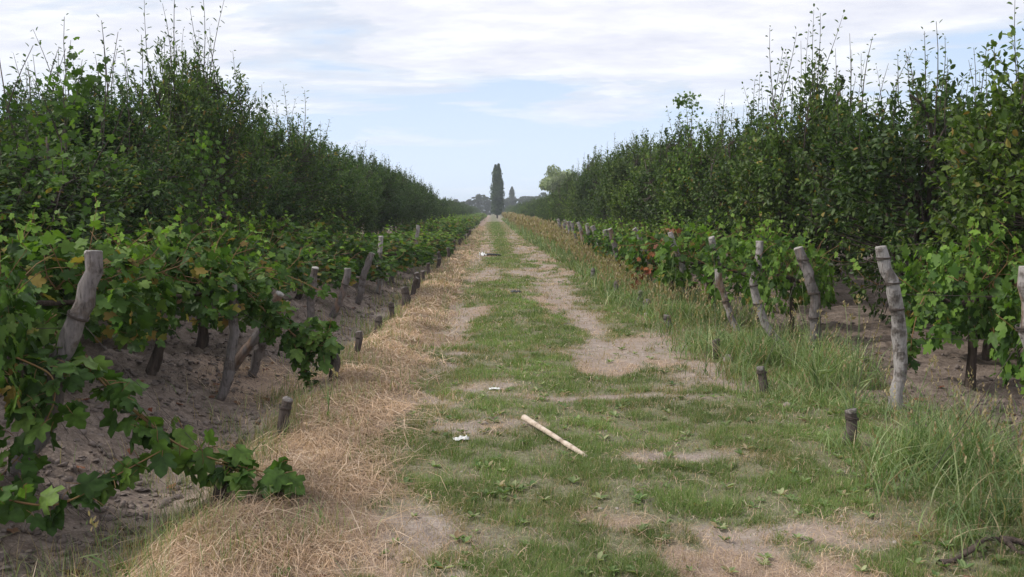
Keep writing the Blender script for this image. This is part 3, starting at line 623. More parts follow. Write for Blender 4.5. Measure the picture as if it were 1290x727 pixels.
for k in range(4):   # single leaf meshes for the near vines, with a petiole
    q = np.random.default_rng(k + 60); mb = MB(); V, T, _ = GRAPE; W = V.copy(); W[:, 2] += q.normal(0, .035, len(W)) - (.12 + .05 * k) * W[:, 0] ** 2 * 2; W[:, 0] *= 1 + q.normal(0, .05)
    mb.add(W, T); tube(mb, [(0, -.55, -.12), (0, -.25, .0), (0, .02, 0)], .018, 3, mat=1); GL.append(mb.mesh('leaf', [m_vine, m_cane]))
from mathutils import Matrix, Vector
def place_leaf(parent, p, d, n, s, k):
    Y = Vector(d).normalized(); Z = Vector(n); Z = (Z - Z.dot(Y) * Y).normalized(); X = Y.cross(Z)
    o = link('leaf', GL[k % 4], parent)
    M = Matrix((X, Y, Z)).transposed().to_4x4(); o.matrix_local = Matrix.Translation(Vector(p)) @ M @ Matrix.Scale(float(s), 4); return o
def vine_trunk(q, h=1.0, L_=.8):
    mb = MB(); P = curve((0, 0, -.12), (q.normal(0, .06), q.normal(0, .05), h * .82), 9, .05, q)
    sd = q.integers(99); tube(mb, P, np.linspace(.062, .036, 9) * q.uniform(.85, 1.25, 9), 9, rfun=lambda i, a: 1 + .18 * np.sin(a * 3 + i * 1.3 + sd) + .1 * np.sin(a * 5 - i))
    for s in (-1, 1): tube(mb, curve(P[-1], P[-1] + np.array([s * L_, q.normal(0, .08), .08]), 7, .05, q), np.linspace(.032, .012, 7), 6)
    return mb.mesh('trunk', [m_vbark], True)
def vine_crown(seed, n, xr, yr, zr, tone=.02, size=(.06, .118), canes=30, tmpl=GRAPE, toneband=None):
    q = np.random.default_rng(seed); mb = MB(); P, D, Nn = vine_leaf_cloud(q, n, xr, yr, zr)
    low = ss(zr[0] + .45, zr[0] - .1, P[:, 2]); tn = np.clip(tone + (.4 if tone < 0 else .16) * low * (fbm(P[:, 0] * 3, P[:, 2] * 3, seed, 2) > .45) + .05, 0, 1) + (tone * (q.random(n) < .6) * 4 if tone < 0 else 0) - .5 * (P[:, 2] > zr[1] - .1) * (q.random(n) < .5)
    leaves(mb, tmpl, P, D, Nn, q.uniform(size[0], size[1], n), tn)
    for k in range(canes):
        x = q.uniform(*xr); y = q.uniform(*yr) * .7; e = np.array([x + q.normal(0, .35), y + q.normal(0, .25), q.uniform(zr[1] - .3, zr[1] + .12)]); s0 = np.array([x * .8, 0, (zr[0] + zr[1]) / 2])
        Pc = curve(s0, e, 6, .08, q); tube(mb, Pc, np.linspace(.006, .003, 6), 3, mat=1)
        if k % 2 == 0:
            f = e + np.array([q.normal(0, .12), q.normal(0, .1), q.uniform(.08, .30)]); Pd = curve(e, f, 4, .1, q); tube(mb, Pd, [.003, .003, .002, .0015], 3, mat=1)
            leaves(mb, tmpl, Pd, q.normal(0, .6, (4, 3)) + [0, 0, .2], q.normal(0, .4, (4, 3)) + [0, 0, .8], [.08, .07, .06, .04], -.8)
    return mb
VC = [vine_crown(300 + k, 820, (-.95, .95), (-.42, .42), (.50, 1.38)).mesh('crown', [m_vine, m_cane]) for k in range(4)]
VC += [vine_crown(310 + k, 560, (-.95, .95), (-.42, .42), (.40, 1.30), tone=-.10, size=(.065, .12), canes=26).mesh('crown', [m_vine, m_cane]) for k in range(2)]
VT = [vine_trunk(np.random.default_rng(320 + k)) for k in range(4)]
def grapevine(x, y, label, v, rz=0, s=(1, 1, 1), group=None, zoff=0):
    t = empty('grapevine', (x, y, h1(x, y) + zoff), rz, s); tag(t, label, 'grapevine', group or ('grapevines along the left of the track' if x < 0 else 'grapevines along the right of the track'))
    link('trunk', VT[v % 4], t); link('crown', VC[v if v > 3 else v % 4], t); return t
def leafy_parts(t, seed, n, xr, yr, zr, size=(.09, .14)):
    """outer leaves one can pick apart, each a part"""
    q = np.random.default_rng(seed); P, D, Nn = vine_leaf_cloud(q, n, xr, yr, zr, edge_bias=.9)
    for k in range(n): place_leaf(t, P[k], D[k], Nn[k], q.uniform(*size), k)
# --- left rows
left_specs = [
    (-3.0, 4.5, 'nearest grapevine on the left edge with the largest hanging leaves', 0, .2, (.62, .7, .92)),
    (-3.35, 6.35, 'grapevine behind the near grey post on the left, leafy down to the soil', 1, 0, (.95, .9, .82)),
    (-4.6, 5.6, 'shaded grapevine at the far left edge under the corner pear tree', 2, 0, (1, .9, .85)),
    (-3.02, 7.6, 'grapevine with thick dark trunk on the bank left of the second leaning post', 3, 0, (.85, .85, .85)),
    (-4.7, 7.9, 'shaded grapevine behind the one with the thick dark trunk', 0, 0, (1, 1, .86)),
]
for i, (x, y, lb, v, rz, s) in enumerate(left_specs):
    t = grapevine(x, y, lb, v, rz, s, zoff=-.12 if i == 0 else 0)
    if i in (0, 1, 3): leafy_parts(t, 400 + i, 130, (-.98, .98), (-.48, .42), (.45, 1.40), (.075, .125))
vr = random.Random(11)
y = 9.5; k = 0
while y < 230:
    if k < 14: lb = '%s grapevine row end beyond the second leaning post on the left bank' % ORD[k]
    else: lb = 'far grapevine merging into the green strip on the left of the track'
    grapevine(-3.25 + .4 * float(ss(13, 26, y)) + vr.uniform(-.08, .08), y, lb, (k + 1) % 4, vr.choice([0, math.pi]) + vr.uniform(-.15, .15), (vr.uniform(.85, 1) * (1 + .45 * float(ss(11, 26, y))), vr.uniform(1.0, 1.3) * (1 + y / 120), vr.uniform(.60, .90)), zoff=-.10 - .22 * float(ss(11, 22, y)))
    if y < 26: grapevine(-4.75, y + .3, 'inner grapevine behind the %s row end beyond the second leaning post' % ORD[k], (k + 2) % 4, vr.uniform(-.2, .2), (1, 1.2, .86))
    y += (2.0 if y < 45 else 2.9 + y * .01) * vr.uniform(.92, 1.1); k += 1
# --- right rows
right_specs = [
    (4.15, 5.95, 'low grapevine crowding the post cut by the right edge', 5, 0, (.50, .8, .92), 1),
    (5.6, 9.6, 'dark grapevine in the shade between the tall peeled post and the knotty one', 2, 0, (1, .9, .85), 0),
    (4.45, 7.9, 'grapevine with yellowing lower leaves hanging beside the tall peeled post on the right', 5, .1, (.60, .95, 1.02), 1),
    (3.75, 10.9, 'grapevine climbing the curved grey post', 4, .2, (.5, .7, .98), 0),
    (3.85, 12.2, 'yellowish green grapevine draped over the straight leaning post', 5, 0, (.85, .9, 1.0), 0),
    (3.7, 14.3, 'bushy grapevine burying the pale leaning post to its neck', 4, 3.1, (1.0, 1.1, 1.08), 0),
    (3.45, 16.4, 'grapevine with red autumn leaves at the end of its row', 1, 0, (.9, 1, .98), 0),
]
for i, (x, y, lb, v, rz, s, lf) in enumerate(right_specs):
    t = grapevine(x, y, lb, v, rz, s)
    if lf: leafy_parts(t, 450 + i, 150, (-.95, .95), (-.5, .42), (.55, 1.42), (.10, .15))
    if i == 6:
        q = np.random.default_rng(9); mb = MB(); n = 75; u = q.random(n); P = np.stack([-.95 + .75 * u + q.normal(0, .09, n), -.45 + q.normal(0, .12, n), .35 + .95 * u + q.normal(0, .09, n)], -1)
        leaves(mb, GRAPE, P, q.normal(0, .5, (n, 3)) + [0, -.3, -.6], q.normal(0, .4, (n, 3)) + [0, -.7, .6], q.uniform(.07, .12, n)); tag(mb.obj('autumn_spray', m_red, t), 'red and orange autumn leaves', kind='stuff')
y = 18.5; k = 0
while y < 37:
    grapevine(3.75 + vr.uniform(-.1, .1), y, '%s grapevine of the thin run beyond the red-leaved one' % ORD[k], k % 4, vr.choice([0, math.pi]), (.8, 1.0, .85)); y += 2.1; k += 1

# leafy canes trained down to the stakes
def garland(name, label, pts, seed, nleaf, size=(.09, .15), spread=.07, stem_r=.008, cat='vine shoot', stems=1, tone_young=.15):
    q = np.random.default_rng(seed); pts = np.array(pts, float); base = pts[0].copy(); t = empty(name, base); tag(t, label, cat)
    P = pts - base
    # smooth the path
    m = len(P); tt = np.linspace(0, m - 1, m * 5); Pi = np.stack([np.interp(tt, np.arange(m), P[:, a]) for a in range(3)], -1)
    for _ in range(4): Pi[1:-1] = (Pi[:-2] + Pi[1:-1] * 2 + Pi[2:]) / 4
    mb = MB(); tube(mb, Pi, np.linspace(stem_r, .003, len(Pi)), 6); mb.obj('cane', m_cane, t, True)
    for s in range(stems - 1):
        mb = MB(); tube(mb, Pi + q.normal(0, .02, (1, 3)) + np.cumsum(q.normal(0, .006, Pi.shape), 0), np.linspace(stem_r * .8, .003, len(Pi)), 5); mb.obj('cane', m_cane, t, True)
    for k in range(nleaf):
        u = (k + q.random()) / nleaf * (len(Pi) - 1.001); i0 = int(u); p = Pi[i0] * (1 - u + i0) + Pi[i0 + 1] * (u - i0)
        off = q.normal(0, 1, 3); off /= np.linalg.norm(off); off *= spread * q.uniform(.3, 1.3)
        d = off * 5 + q.normal(0, .5, 3) + [0, 0, -.55]; n = q.normal(0, .4, 3) + [0, -.35, .8]
        place_leaf(t, p + off, d, n, q.uniform(*size), k)
    return t
def on(x, y, z): return (x, y, z)
garland('vine_cane', 'leafy cane sloping down to the nearest dark stake in the left foreground', [(-2.5, 4.85, 1.0), (-2.28, 4.8, .80), (-2.08, 4.75, .62), (-1.92, 4.7, .50), (-1.72, 4.7, .33), (-1.5, 4.68, .25), (-1.28, 4.66, .20), (-1.08, 4.62, .17)], 1, 92, (.085, .15), .075, .009, stems=2)
garland('vine_cane', 'leafy cane hanging low across the bottom left corner of the picture', [(-2.62, 3.95, .42), (-2.35, 4.05, .26), (-2.1, 4.15, .17), (-1.9, 4.35, .27), (-1.75, 4.55, .34)], 2, 42, (.08, .13), .06, .007)
garland('vine_cane', 'thick leafy garland arching from the second leaning post down to its stake', [(-3.05, 8.0, 1.32), (-2.75, 7.95, 1.2), (-2.47, 7.9, 1.06), (-2.2, 7.9, .84), (-2.0, 7.9, .66), (-1.8, 7.9, .48), (-1.62, 7.9, .36), (-1.52, 7.85, .42)], 3, 250, (.08, .135), .16, .010, stems=3)
garland('vine_cane', 'dark leafy shoot drooping over the foot of the near grey post', [(-2.8, 4.7, .92), (-2.5, 4.58, .84), (-2.27, 4.52, .76), (-2.25, 4.48, .62), (-2.33, 4.45, .45), (-2.5, 4.4, .26)], 14, 72, (.07, .12), .14, .006)
garland('vine_cane', 'short leafy shoot dangling to the soil beside the stake of the second garland', [(-1.75, 7.9, .42), (-1.72, 7.88, .25), (-1.68, 7.85, .08), (-1.6, 7.8, -.02)], 4, 20, (.07, .11), .05, .005)
garland('vine_cane', 'upright bright shoot standing on the end of the second garland', [(-1.62, 7.9, .38), (-1.5, 7.9, .45), (-1.46, 7.9, .62)], 5, 14, (.07, .11), .05, .005)
garland('vine_cane', 'reddish bare canes with few leaves beside the slanting log', [(-2.45, 8.5, .95), (-2.2, 8.4, 1.08), (-1.95, 8.4, .98), (-1.7, 8.4, .86), (-1.6, 8.4, .80)], 6, 26, (.06, .10), .09, .005, stems=3)
garland('vine_cane', 'green shoot dangling from the yellowing vine beside the tall peeled post', [(3.75, 7.3, 1.0), (3.55, 7.15, .82), (3.45, 7.05, .55), (3.42, 7.0, .32)], 8, 30, (.06, .10), .05, .005)
garland('vine_cane', 'leafy shoot hanging over the upper part of the curved grey post', [(3.6, 10.3, 1.25), (3.3, 10.2, 1.22), (3.12, 10.2, 1.05), (3.08, 10.2, .8)], 9, 36, (.07, .11), .08, .005)
garland('vine_cane', 'leafy shoot wrapped around the top of the straight leaning post', [(3.3, 11.7, 1.22), (3.05, 11.4, 1.18), (2.85, 11.3, 1.05), (2.9, 11.3, .85)], 10, 36, (.07, .11), .08, .005)
# vine that climbed into the left trees
def climber(name, label, pts, seed, n, young, spread=.22):
    q = np.random.default_rng(seed); pts = np.array(pts, float); base = pts[0].copy(); t = empty(name, base); tag(t, label, 'climbing vine'); P = pts - base; m = len(P)
    mb = MB(); tube(mb, P, np.linspace(.008, .002, m), 5); mb.obj('cane', m_bark, t, True)
    mb = MB(); u = q.random(n) * (m - 1); Pi = np.stack([np.interp(u, np.arange(m), P[:, a]) for a in range(3)], -1); sp = spread * (1.05 - .8 * u / (m - 1))
    Pi = Pi + q.normal(0, 1, (n, 3)) * sp[:, None] * [1.3, .7, .9]
    leaves(mb, GRAPE, Pi, q.normal(0, .5, (n, 3)) + [0, 0, -.6], q.normal(0, .45, (n, 3)) + [.3, -.6, .6], q.uniform(.04, .078, n), young); mb.obj('foliage', m_vine, t); return t
climber('climbing_vine', 'pale green vine climbing high into the tall pear tree on the left', [(-3.7, 7.6, .9), (-4.0, 8.0, 1.4), (-4.0, 8.3, 1.9), (-4.1, 8.5, 2.3), (-4.05, 8.7, 2.65), (-4.0, 8.8, 3.0)], 21, 240, -.12, .36)
climber('climbing_vine', 'bright vine sprig sticking above the pear trees at the far left top', [(-4.2, 8.8, 2.2), (-4.25, 8.9, 2.8), (-4.2, 9.0, 3.3)], 22, 30, -.4, .10)
climber('climbing_vine', 'arching vine sprays on top of the right row near its middle', [(5.0, 22.0, 2.2), (5.0, 22, 3.2), (4.95, 21.8, 4.2), (4.75, 21.5, 4.35), (4.5, 21.3, 4.2)], 23, 240, -.2, .22)
climber('climbing_vine', 'green vine column scrambling up the pear tree past the second garland', [(-4.0, 12.2, .9), (-4.05, 12.3, 1.6), (-4.1, 12.5, 2.2), (-4.1, 12.6, 2.7)], 24, 220, -.1, .3)

# ------------------------------------------------------------------ posts and stakes
def woodpost(name, label, cat, group, base, top, r0, r1, seed, mat, wraps=(), bend=.03, knots=2, kids=None, cut=m_cut, rings=16, anchor=None, rowwire=None, tilt=.15):
    q = np.random.default_rng(seed); b = np.array(base, float); t_ = np.array(top, float) - b; e = empty(name, base); tag(e, label, cat, group)
    n = rings; u = np.linspace(0, 1, n); P = np.outer(u, t_); dr = nrm(t_[None])[0]; o = q.normal(0, 1, 3); o -= o.dot(dr) * dr; o /= np.linalg.norm(o) + 1e-9
    o2 = np.cross(dr, o); ln = np.linalg.norm(t_)
    P = P + np.outer(np.sin(u * np.pi), o) * bend * 1.5 * ln + np.outer(np.sin(u * 2 * np.pi + q.uniform(0, 6)) - np.sin(q.uniform(0, 6)) * 0, o2) * bend * .35 * ln * np.sin(u * np.pi)[:, None]
    kx = np.cumsum(q.normal(0, .010, (n, 2)) * ln, 0); kx = kx - np.outer(u, kx[-1]); P = P + np.outer(kx[:, 0], o) * .8 + np.outer(kx[:, 1], o2) * .8
    rad = r0 + (r1 - r0) * u; rad = rad * (1 + .05 * q.normal(0, 1, n))
    kn = [(q.uniform(.2, .85), q.uniform(0, 6.28), q.uniform(.25, .5)) for _ in range(knots)]; rg = .10 if rings < 10 else .03
    def rf(i, a):
        uu = i / (n - 1); r = 1 + .06 * np.sin(a * 2 + seed) + .05 * np.sin(a * 3 + i * .35 + seed) + rg * np.sin(a * 7 + i * .2 + seed) + rg * .8 * np.sin(a * 4 - i * .5 + seed * 2)
        for ku, ka, kh in kn: r = r + kh * np.exp(-((uu - ku) * ln / .05) ** 2) * np.exp(-((np.angle(np.exp(1j * (a - ka)))) / .7) ** 2)
        return r
    P0 = np.vstack([P[:1] - dr * .18, P]); 
    mb = MB(); tube(mb, P0, np.concatenate([[r0], rad]) * .93, 14, cap=False, rfun=lambda i, a: rf(np.maximum(i - 1, 0), a)); mb.obj('shaft', mat, e, True)
    # sawn end, slightly proud and tilted, with a bevelled rim
    V = np.concatenate(mb.V)[-14:]; c = V.mean(0); rim = (V - c); mb2 = MB(); nn = nrm((dr + q.normal(0, tilt, 3))[None])[0]
    ring0 = c + rim * .995 - dr * .006; ring1 = c + rim * 1.0 + dr * .006 + np.outer(rim @ nn, -dr) * .5; ring2 = c + rim * .88 + dr * .012 + np.outer((rim * .88) @ nn, -dr) * .5
    VV = np.vstack([ring0, ring1, ring2, (c + dr * .010)[None]]); Q = [(k * 14 + j, k * 14 + (j + 1) % 14, (k + 1) * 14 + (j + 1) % 14, (k + 1) * 14 + j) for k in range(2) for j in range(14)]
    mb2.add(VV, [(28 + j, 28 + (j + 1) % 14, 42) for j in range(14)], Q); mb2.obj('cut_end', cut, e)
    def at(u_): i = u_ * (n - 1); i0 = min(int(i), n - 2); f = i - i0; return P[i0] * (1 - f) + P[i0 + 1] * f, rad[i0]
    for wu in wraps:
        mbw = MB()
        for dz in (0, .009, .017):
            c0, rr = at(wu); X = nrm(np.cross(dr, [0.3, 1, 0])[None])[0]; Y = np.cross(dr, X); aa = np.linspace(0, 6.283, 15); ii_ = wu * (n - 1)
            ring = c0 + dr * (dz + .006 * np.sin(aa + dz * 99))[:, None] + np.cos(aa)[:, None] * X * rr * 1.14 + np.sin(aa)[:, None] * Y * rr * 1.14
            tube(mbw, ring, .0035, 4, cap=False)
        mbw.obj('wire_wrap', m_wire, e)
    if anchor is not None:
        c0, rr = at(wraps[-1] if wraps else .9); mbw = MB(); tube(mbw, curve(c0, np.array(anchor) - b, 8, 0.004, q, .02), .0022, 3, cap=False); mbw.obj('anchor_wire', m_wire, e)
    for wz in (rowwire or ()):
        c0, rr = at(wz); s = -1 if base[0] < 0 else 1; mbw = MB(); tube(mbw, curve(c0, c0 + np.array([s * 3.2, q.normal(0, .1), .02]), 8, .003, q, .03), .0022, 3, cap=False); mbw.obj('row_wire', m_wire, e)
    return e
# stakes first (x, y, height, radius, lean)
def stake(x, y, h, r, lx, ly, seed, label, grp, wrap=True, mat=None):
    z = h1(x, y); return woodpost('wooden_stake', label, 'wooden stake', grp, (x, y, z - .02), (x + lx, y + ly, z + h), r, r * .95, seed, mat or m_stump, (.78,) if wrap else (), .05, 1, rings=8, tilt=.4, cut=m_cut_dark)
LS = [(-1.50, 4.72, .20, .045, .02, 0, 'nearest left stake, half buried in straw under the low leafy cane'), (-1.45, 6.0, .27, .038, .03, 0, 'dark stake with a flared sawn top standing on bare sand on the left'),
      (-1.47, 8.0, .23, .048, .0, 0, 'thick stake at the end of the arching leafy garland'), (-1.46, 9.35, .25, .038, .02, 0, 'slim stake directly beyond the one holding the arching garland'),
      (-1.50, 11.4, .23, .045, .02, 0, 'low stake, fifth along the straw edge on the left'), (-1.50, 12.9, .27, .04, .0, 0, 'sixth stake along the straw edge on the left'),
      (-1.42, 14.1, .34, .065, .0, 0, 'thickest blackened stake, seventh along the straw edge'), (-1.44, 15.6, .36, .04, .1, 0, 'thin stake leaning right just beyond the thick blackened one'),
      (-1.50, 17.3, .34, .055, .0, 0, 'ninth stake along the straw edge on the left')]
for i, (x, y, h, r, lx, ly, lb) in enumerate(LS): stake(x, y, h, r, lx, ly, 500 + i, lb, 'stakes along the left edge of the track')
y = 19.2; k = 0
while y < 62: stake(-1.48 + vr.uniform(-.06, .06), y, vr.uniform(.25, .4), vr.uniform(.04, .055), vr.uniform(-.05, .08), 0, 530 + k, 'far dark stake in the line along the left straw edge', 'stakes along the left edge of the track', False); y += vr.uniform(1.9, 2.4); k += 1
RS = [(2.40, 5.75, .25, .042, .02, 0, 'nearest right stake with a grey sawn top in the weeds'), (2.39, 7.55, .22, .04, -.03, 0, 'second right stake with a knobbly head beyond the nearest one'), (2.42, 9.3, .20, .04, 0, 0, 'third right stake with a pale stone at its foot'),
      (2.45, 11.9, .16, .05, -.04, 0, 'split pale stake, fourth along the right verge'), (2.45, 13.7, .2, .06, 0, 0, 'fifth stake on the right under the red-leaved vine'), (2.5, 14.8, .24, .045, .03, 0, 'sixth stake on the right in front of the red leaves'), (2.35, 16.2, .3, .045, -.02, 0, 'seventh stake on the right among tall grass'), (2.38, 20.5, .25, .05, 0, 0, 'farthest right stake one can pick out at the grass edge')]
for i, (x, y, h, r, lx, ly, lb) in enumerate(RS): stake(x, y, h, r, lx, ly, 560 + i, lb, 'stakes along the right verge', True, m_stump if i < 3 else m_post)
# leaning end posts: base x, y ; top x, y, z (above base) ; radii
GRP_R = 'leaning end posts on the right'; GRP_L = 'leaning end posts on the left'
RP = [(3.32, 4.82, 2.965, 1.30, .05, .046, m_post_pale, 'post cut by the right edge of the picture', (.75,), .02, (2.4, 4.6)),
      (3.30, 6.95, 3.10, 1.33, .056, .052, m_post_pale, 'tall peeled post with orange and pale patches and wire bands, largest on the right', (.62, .78, .93), .045, (2.42, 5.75)),
      (3.38, 9.05, 3.18, 1.24, .062, .05, m_post, 'knotty grey-brown post with kinked neck, second tall one from the right', (.42, .62, .9), .05, (2.38, 7.55)),
      (3.48, 10.3, 3.16, 1.27, .05, .045, m_post_pale, 'curved grey post bowing to the right, its head buried in leaves', (.45, .62, .78), .075, (2.42, 9.3)),
      (3.28, 11.55, 2.90, 1.27, .052, .045, m_post_pale, 'straight leaning grey post with three wire bands left of the curved one', (.35, .72, .88), .02, (2.42, 9.3)),
      (3.33, 14.5, 2.95, 1.28, .06, .05, m_post_pale, 'pale post mostly hidden by the bushy vine, only neck and foot showing', (.7,), .02, (2.45, 11.9)),
      (3.30, 16.9, 2.75, 1.28, .055, .05, m_post_pale, 'grey post standing beside the red autumn leaves', (.8,), .02, (2.5, 14.8)),
      (3.35, 17.9, 3.02, 1.22, .06, .05, m_post, 'post close behind the one beside the red leaves', (), .02, None),
      (3.28, 21.2, 2.85, 1.2, .07, .06, m_post, 'brown leaning post in the tall grass beyond the red-leaved vine', (.8,), .02, None)]
for i, (x, y, tx, h, r0, r1, mt, lb, wr, bd, an) in enumerate(RP):
    z = h1(x, y); a3 = (an[0], an[1], h1(*an) + .2) if an else None
    woodpost('leaning_post', lb, 'wooden post', GRP_R, (x, y, z - .03), (tx, y - .05, z + h), r0, r1, 600 + i, mt, wr, bd, 2 if i else 1, anchor=a3, rowwire=(.45, .72) if i < 5 else None)
y = 23.4; k = 0
while y < 40: z = h1(3.2, y); woodpost('leaning_post', '%s pale post of the thin far group where the right posts end' % ORD[k], 'wooden post', GRP_R, (3.25, y, z), (3.0 + vr.uniform(-.15, .1), y, z + vr.uniform(1.1, 1.25)), .075, .065, 620 + k, m_post_pale, (), .02, 0, rings=8); y += 2.15 if y < 31 else 1.6; k += 1
LP_ = [(-2.66, 4.85, -2.17, 1.26, .054, .048, m_post, 'thick grey post leaning right near the left edge, two wire bands', (.55, .74), .04, (-1.5, 4.72)),
      (-2.40, 7.6, -2.24, 1.02, .05, .042, m_post, 'second leaning grey post rising out of the left vine', (.8,), .03, (-1.47, 8.0)),
      (-2.62, 8.6, -2.08, .78, .05, .048, m_post, 'dark log slanting strongly to the right behind the second post', (), .02, None),
      (-2.42, 8.7, -2.25, .42, .05, .05, m_post, 'short broken prop lying slanted at the foot of the second post', (), .02, None),
      (-2.36, 11.2, -2.25, .84, .055, .045, m_post, 'grey post under the vine canopy past the reddish canes', (.7,), .03, (-1.5, 11.4)),
      (-2.38, 12.9, -2.12, .72, .055, .05, m_post, 'forked-looking post on the bare bank left of the track', (.7,), .03, (-1.5, 12.9)),
      (-2.32, 15.0, -2.05, .86, .06, .05, m_post, 'leaning post above the bare bank, seventh on the left', (), .03, (-1.42, 14.1)),
      (-2.35, 17.8, -2.25, 1.16, .06, .05, m_post_pale, 'pale post head poking out of the left vines midway down', (), .03, None),
      (-2.35, 20.2, -2.2, .85, .06, .05, m_post, 'dim post under the left vines past the pale post head', (), .03, None),
      (-2.35, 25.5, -2.15, 1.2, .07, .06, m_post_pale, 'farthest pale post head showing above the left vines', (), .03, None)]
for i, (x, y, tx, h, r0, r1, mt, lb, wr, bd, an) in enumerate(LP_):
    z = h1(x, y); a3 = (an[0], an[1], h1(*an) + .2) if an else None
    woodpost('leaning_post', lb, 'wooden post', GRP_L, (x, y, z - .03), (tx, y - .05, z + h), r0, r1, 640 + i, mt, wr, bd, 2, anchor=a3, rowwire=(.7,) if i < 2 else None)

# ------------------------------------------------------------------ lone weeds one can point to
def weed(x, y, h, n, label, seed, wide=.012, tone=0, spread=.03, stalks=0, cat='weed'):
    q = np.random.default_rng(seed); e = empty('weed_plant', (x, y, h1(x, y))); tag(e, label, cat); mb = MB(); P = np.stack([q.normal(0, spread, n), q.normal(0, spread, n), np.full(n, -.01)], -1)
    blades(mb, P, q.uniform(0, 6.28, n), h * q.uniform(.5, 1.05, n), wide * q.uniform(.7, 1.3, n), q.uniform(.2, 1.2, n), 5, tone); mb.obj('blade_tuft', m_weed, e)
    for k in range(stalks):
        mb = MB(); t = np.array([q.normal(0, .12), q.normal(0, .12), h * q.uniform(1.3, 2.1)]); Pp = curve((0, 0, 0), t, 7, .03, q); tube(mb, Pp, np.linspace(.004, .0015, 7), 4)
        nl = 8; leaves(mb, SLIVER, Pp[[1, 2, 3, 4]], q.normal(0, 1, (4, 3)) * [1, 1, .2] + [0, 0, .5], q.normal(0, .3, (4, 3)) + [0, 0, 1], [.17, .15, .13, .09], tone)
        leaves(mb, NARROW, np.repeat(Pp[-1:], 10, 0) + q.normal(0, .012, (10, 3)) - [0, 0, .03], q.normal(0, .5, (10, 3)) + [0, 0, 1], q.normal(0, 1, (10, 3)), .03, .95); mb.obj('stalk', m_weed, e)
    return e
weed(3.0, 5.05, .42, 16, 'broad-bladed green weed standing on bare soil near the bottom right', 701, .022)
weed(2.62, 5.2, .36, 18, 'arching bright grass clump at the foot of the nearest right stake', 702, .014, stalks=2)
weed(2.75, 6.5, .45, 22, 'tall grass clump in front of the tall peeled post', 703, .013, stalks=4)
weed(2.9, 7.6, .5, 22, 'tall stalky grass clump left of the tall peeled post', 704, .013, stalks=5)
weed(2.62, 8.6, .5, 20, 'grass clump with pale seed stalks before the knotty post', 705, .012, .2, stalks=5)
weed(2.55, 10.0, .45, 18, 'pale yellowish grass clump next to the third right stake', 706, .014, .5, stalks=4)
weed(2.85, 4.1, .34, 20, 'grass clump with straw blades in the bottom right corner', 707, .013, .3)
weed(-1.75, 3.95, .26, 8, 'thin green weed rising in the bottom left foreground', 708, .008, stalks=1)
weed(-1.62, 5.1, .24, 10, 'feathery weed between the first two left stakes', 709, .006, stalks=1)
weed(-1.2, 6.3, .2, 9, 'small upright weed on the straw right of the dark sawn stake', 710, .006, stalks=1)
weed(-1.85, 6.4, .22, 12, 'weed tuft on the sand left of the dark sawn stake', 711, .007, .1)
weed(2.45, 12.6, .6, 18, 'dry leaning grass stems near the fifth right stake', 712, .012, .6, stalks=5)

# ------------------------------------------------------------------ small things on the track
# peeled stick: thick handle, joint, thinner end
p0 = np.array([.235, 6.42, h1(.235, 6.42) + .05]); p1 = np.array([.60, 5.50, h1(.6, 5.5) + .03]); t = empty('peeled_stick', p0); tag(t, 'pale peeled wooden stick lying slantwise on the track turf', 'stick')
d = p1 - p0; u = np.linspace(0, 1, 12)[:, None]; mb = MB(); tube(mb, d * u[:9 - 1], np.linspace(.023, .015, 8), 12, rfun=lambda i, a: 1 + .05 * np.sin(2 * a + i)); mb.obj('shaft', m_stick, t, True)
mb = MB(); tube(mb, d * np.linspace(.62, 1, 6)[:, None] + [0.004, 0, -.004], [.011, .018, .019, .018, .015, .010], 12, rfun=lambda i, a: 1 + .07 * np.sin(2 * a + i)); mb.obj('tapered_end', m_stick, t, True)
mb = MB(); aa = np.linspace(0, 6.283, 13)[:-1]; dn = d / np.linalg.norm(d); X = nrm(np.cross(dn, [0, 0, 1])[None])[0]; Y = np.cross(dn, X); ring = np.cos(aa)[:, None] * X * .0225 + np.sin(aa)[:, None] * Y * .0225 - dn * .003
mb.add(np.vstack([ring, -dn[None] * .006]), [(j, (j + 1) % 12, 12) for j in range(12)]); mb.obj('cut_end', m_cut, t)
def crumple(name, label, cat, x, y, sx, sy, h, mat, seed, rz=0):
    q = np.random.default_rng(seed); n = 9; gx_, gy_ = np.meshgrid(np.linspace(-1, 1, n), np.linspace(-1, 1, n)); z = np.abs(q.normal(0, .4, (n, n))) * h + h * .5 * (1 - gx_ ** 2) * (1 - gy_ ** 2)
    V = np.stack([gx_ * sx + q.normal(0, .08, (n, n)) * sx, gy_ * sy + q.normal(0, .08, (n, n)) * sy, z], -1).reshape(-1, 3); Vb = V - [0, 0, .003]
    Q = [(j * n + i, j * n + i + 1, (j + 1) * n + i + 1, (j + 1) * n + i) for j in range(n - 1) for i in range(n - 1)]; m = n * n
    Qb = [(a + m, d_ + m, c + m, b + m) for a, b, c, d_ in Q]; bd = [i for i in range(n)] + [j * n + n - 1 for j in range(1, n)] + [(n - 1) * n + i for i in range(n - 2, -1, -1)] + [j * n for j in range(n - 2, 0, -1)]
    Qs = [(bd[k], bd[k] + m, bd[(k + 1) % len(bd)] + m, bd[(k + 1) % len(bd)]) for k in range(len(bd))]
    mb = MB(); mb.add(np.vstack([V, Vb]), None, Q + Qb + Qs); o = mb.obj(name, mat, None, False, (x, y, h1(x, y) + .012)); o.rotation_euler = (0, 0, rz); return tag(o, label, cat)
crumple('crumpled_paper', 'small crumpled white paper left of the peeled stick', 'litter', -.215, 5.98, .055, .03, .025, m_white, 1, .35)
crumple('paper_scrap', 'white scrap lying on the bare strip across the track', 'litter', 0.02, 7.75, .05, .03, .008, m_white, 2)
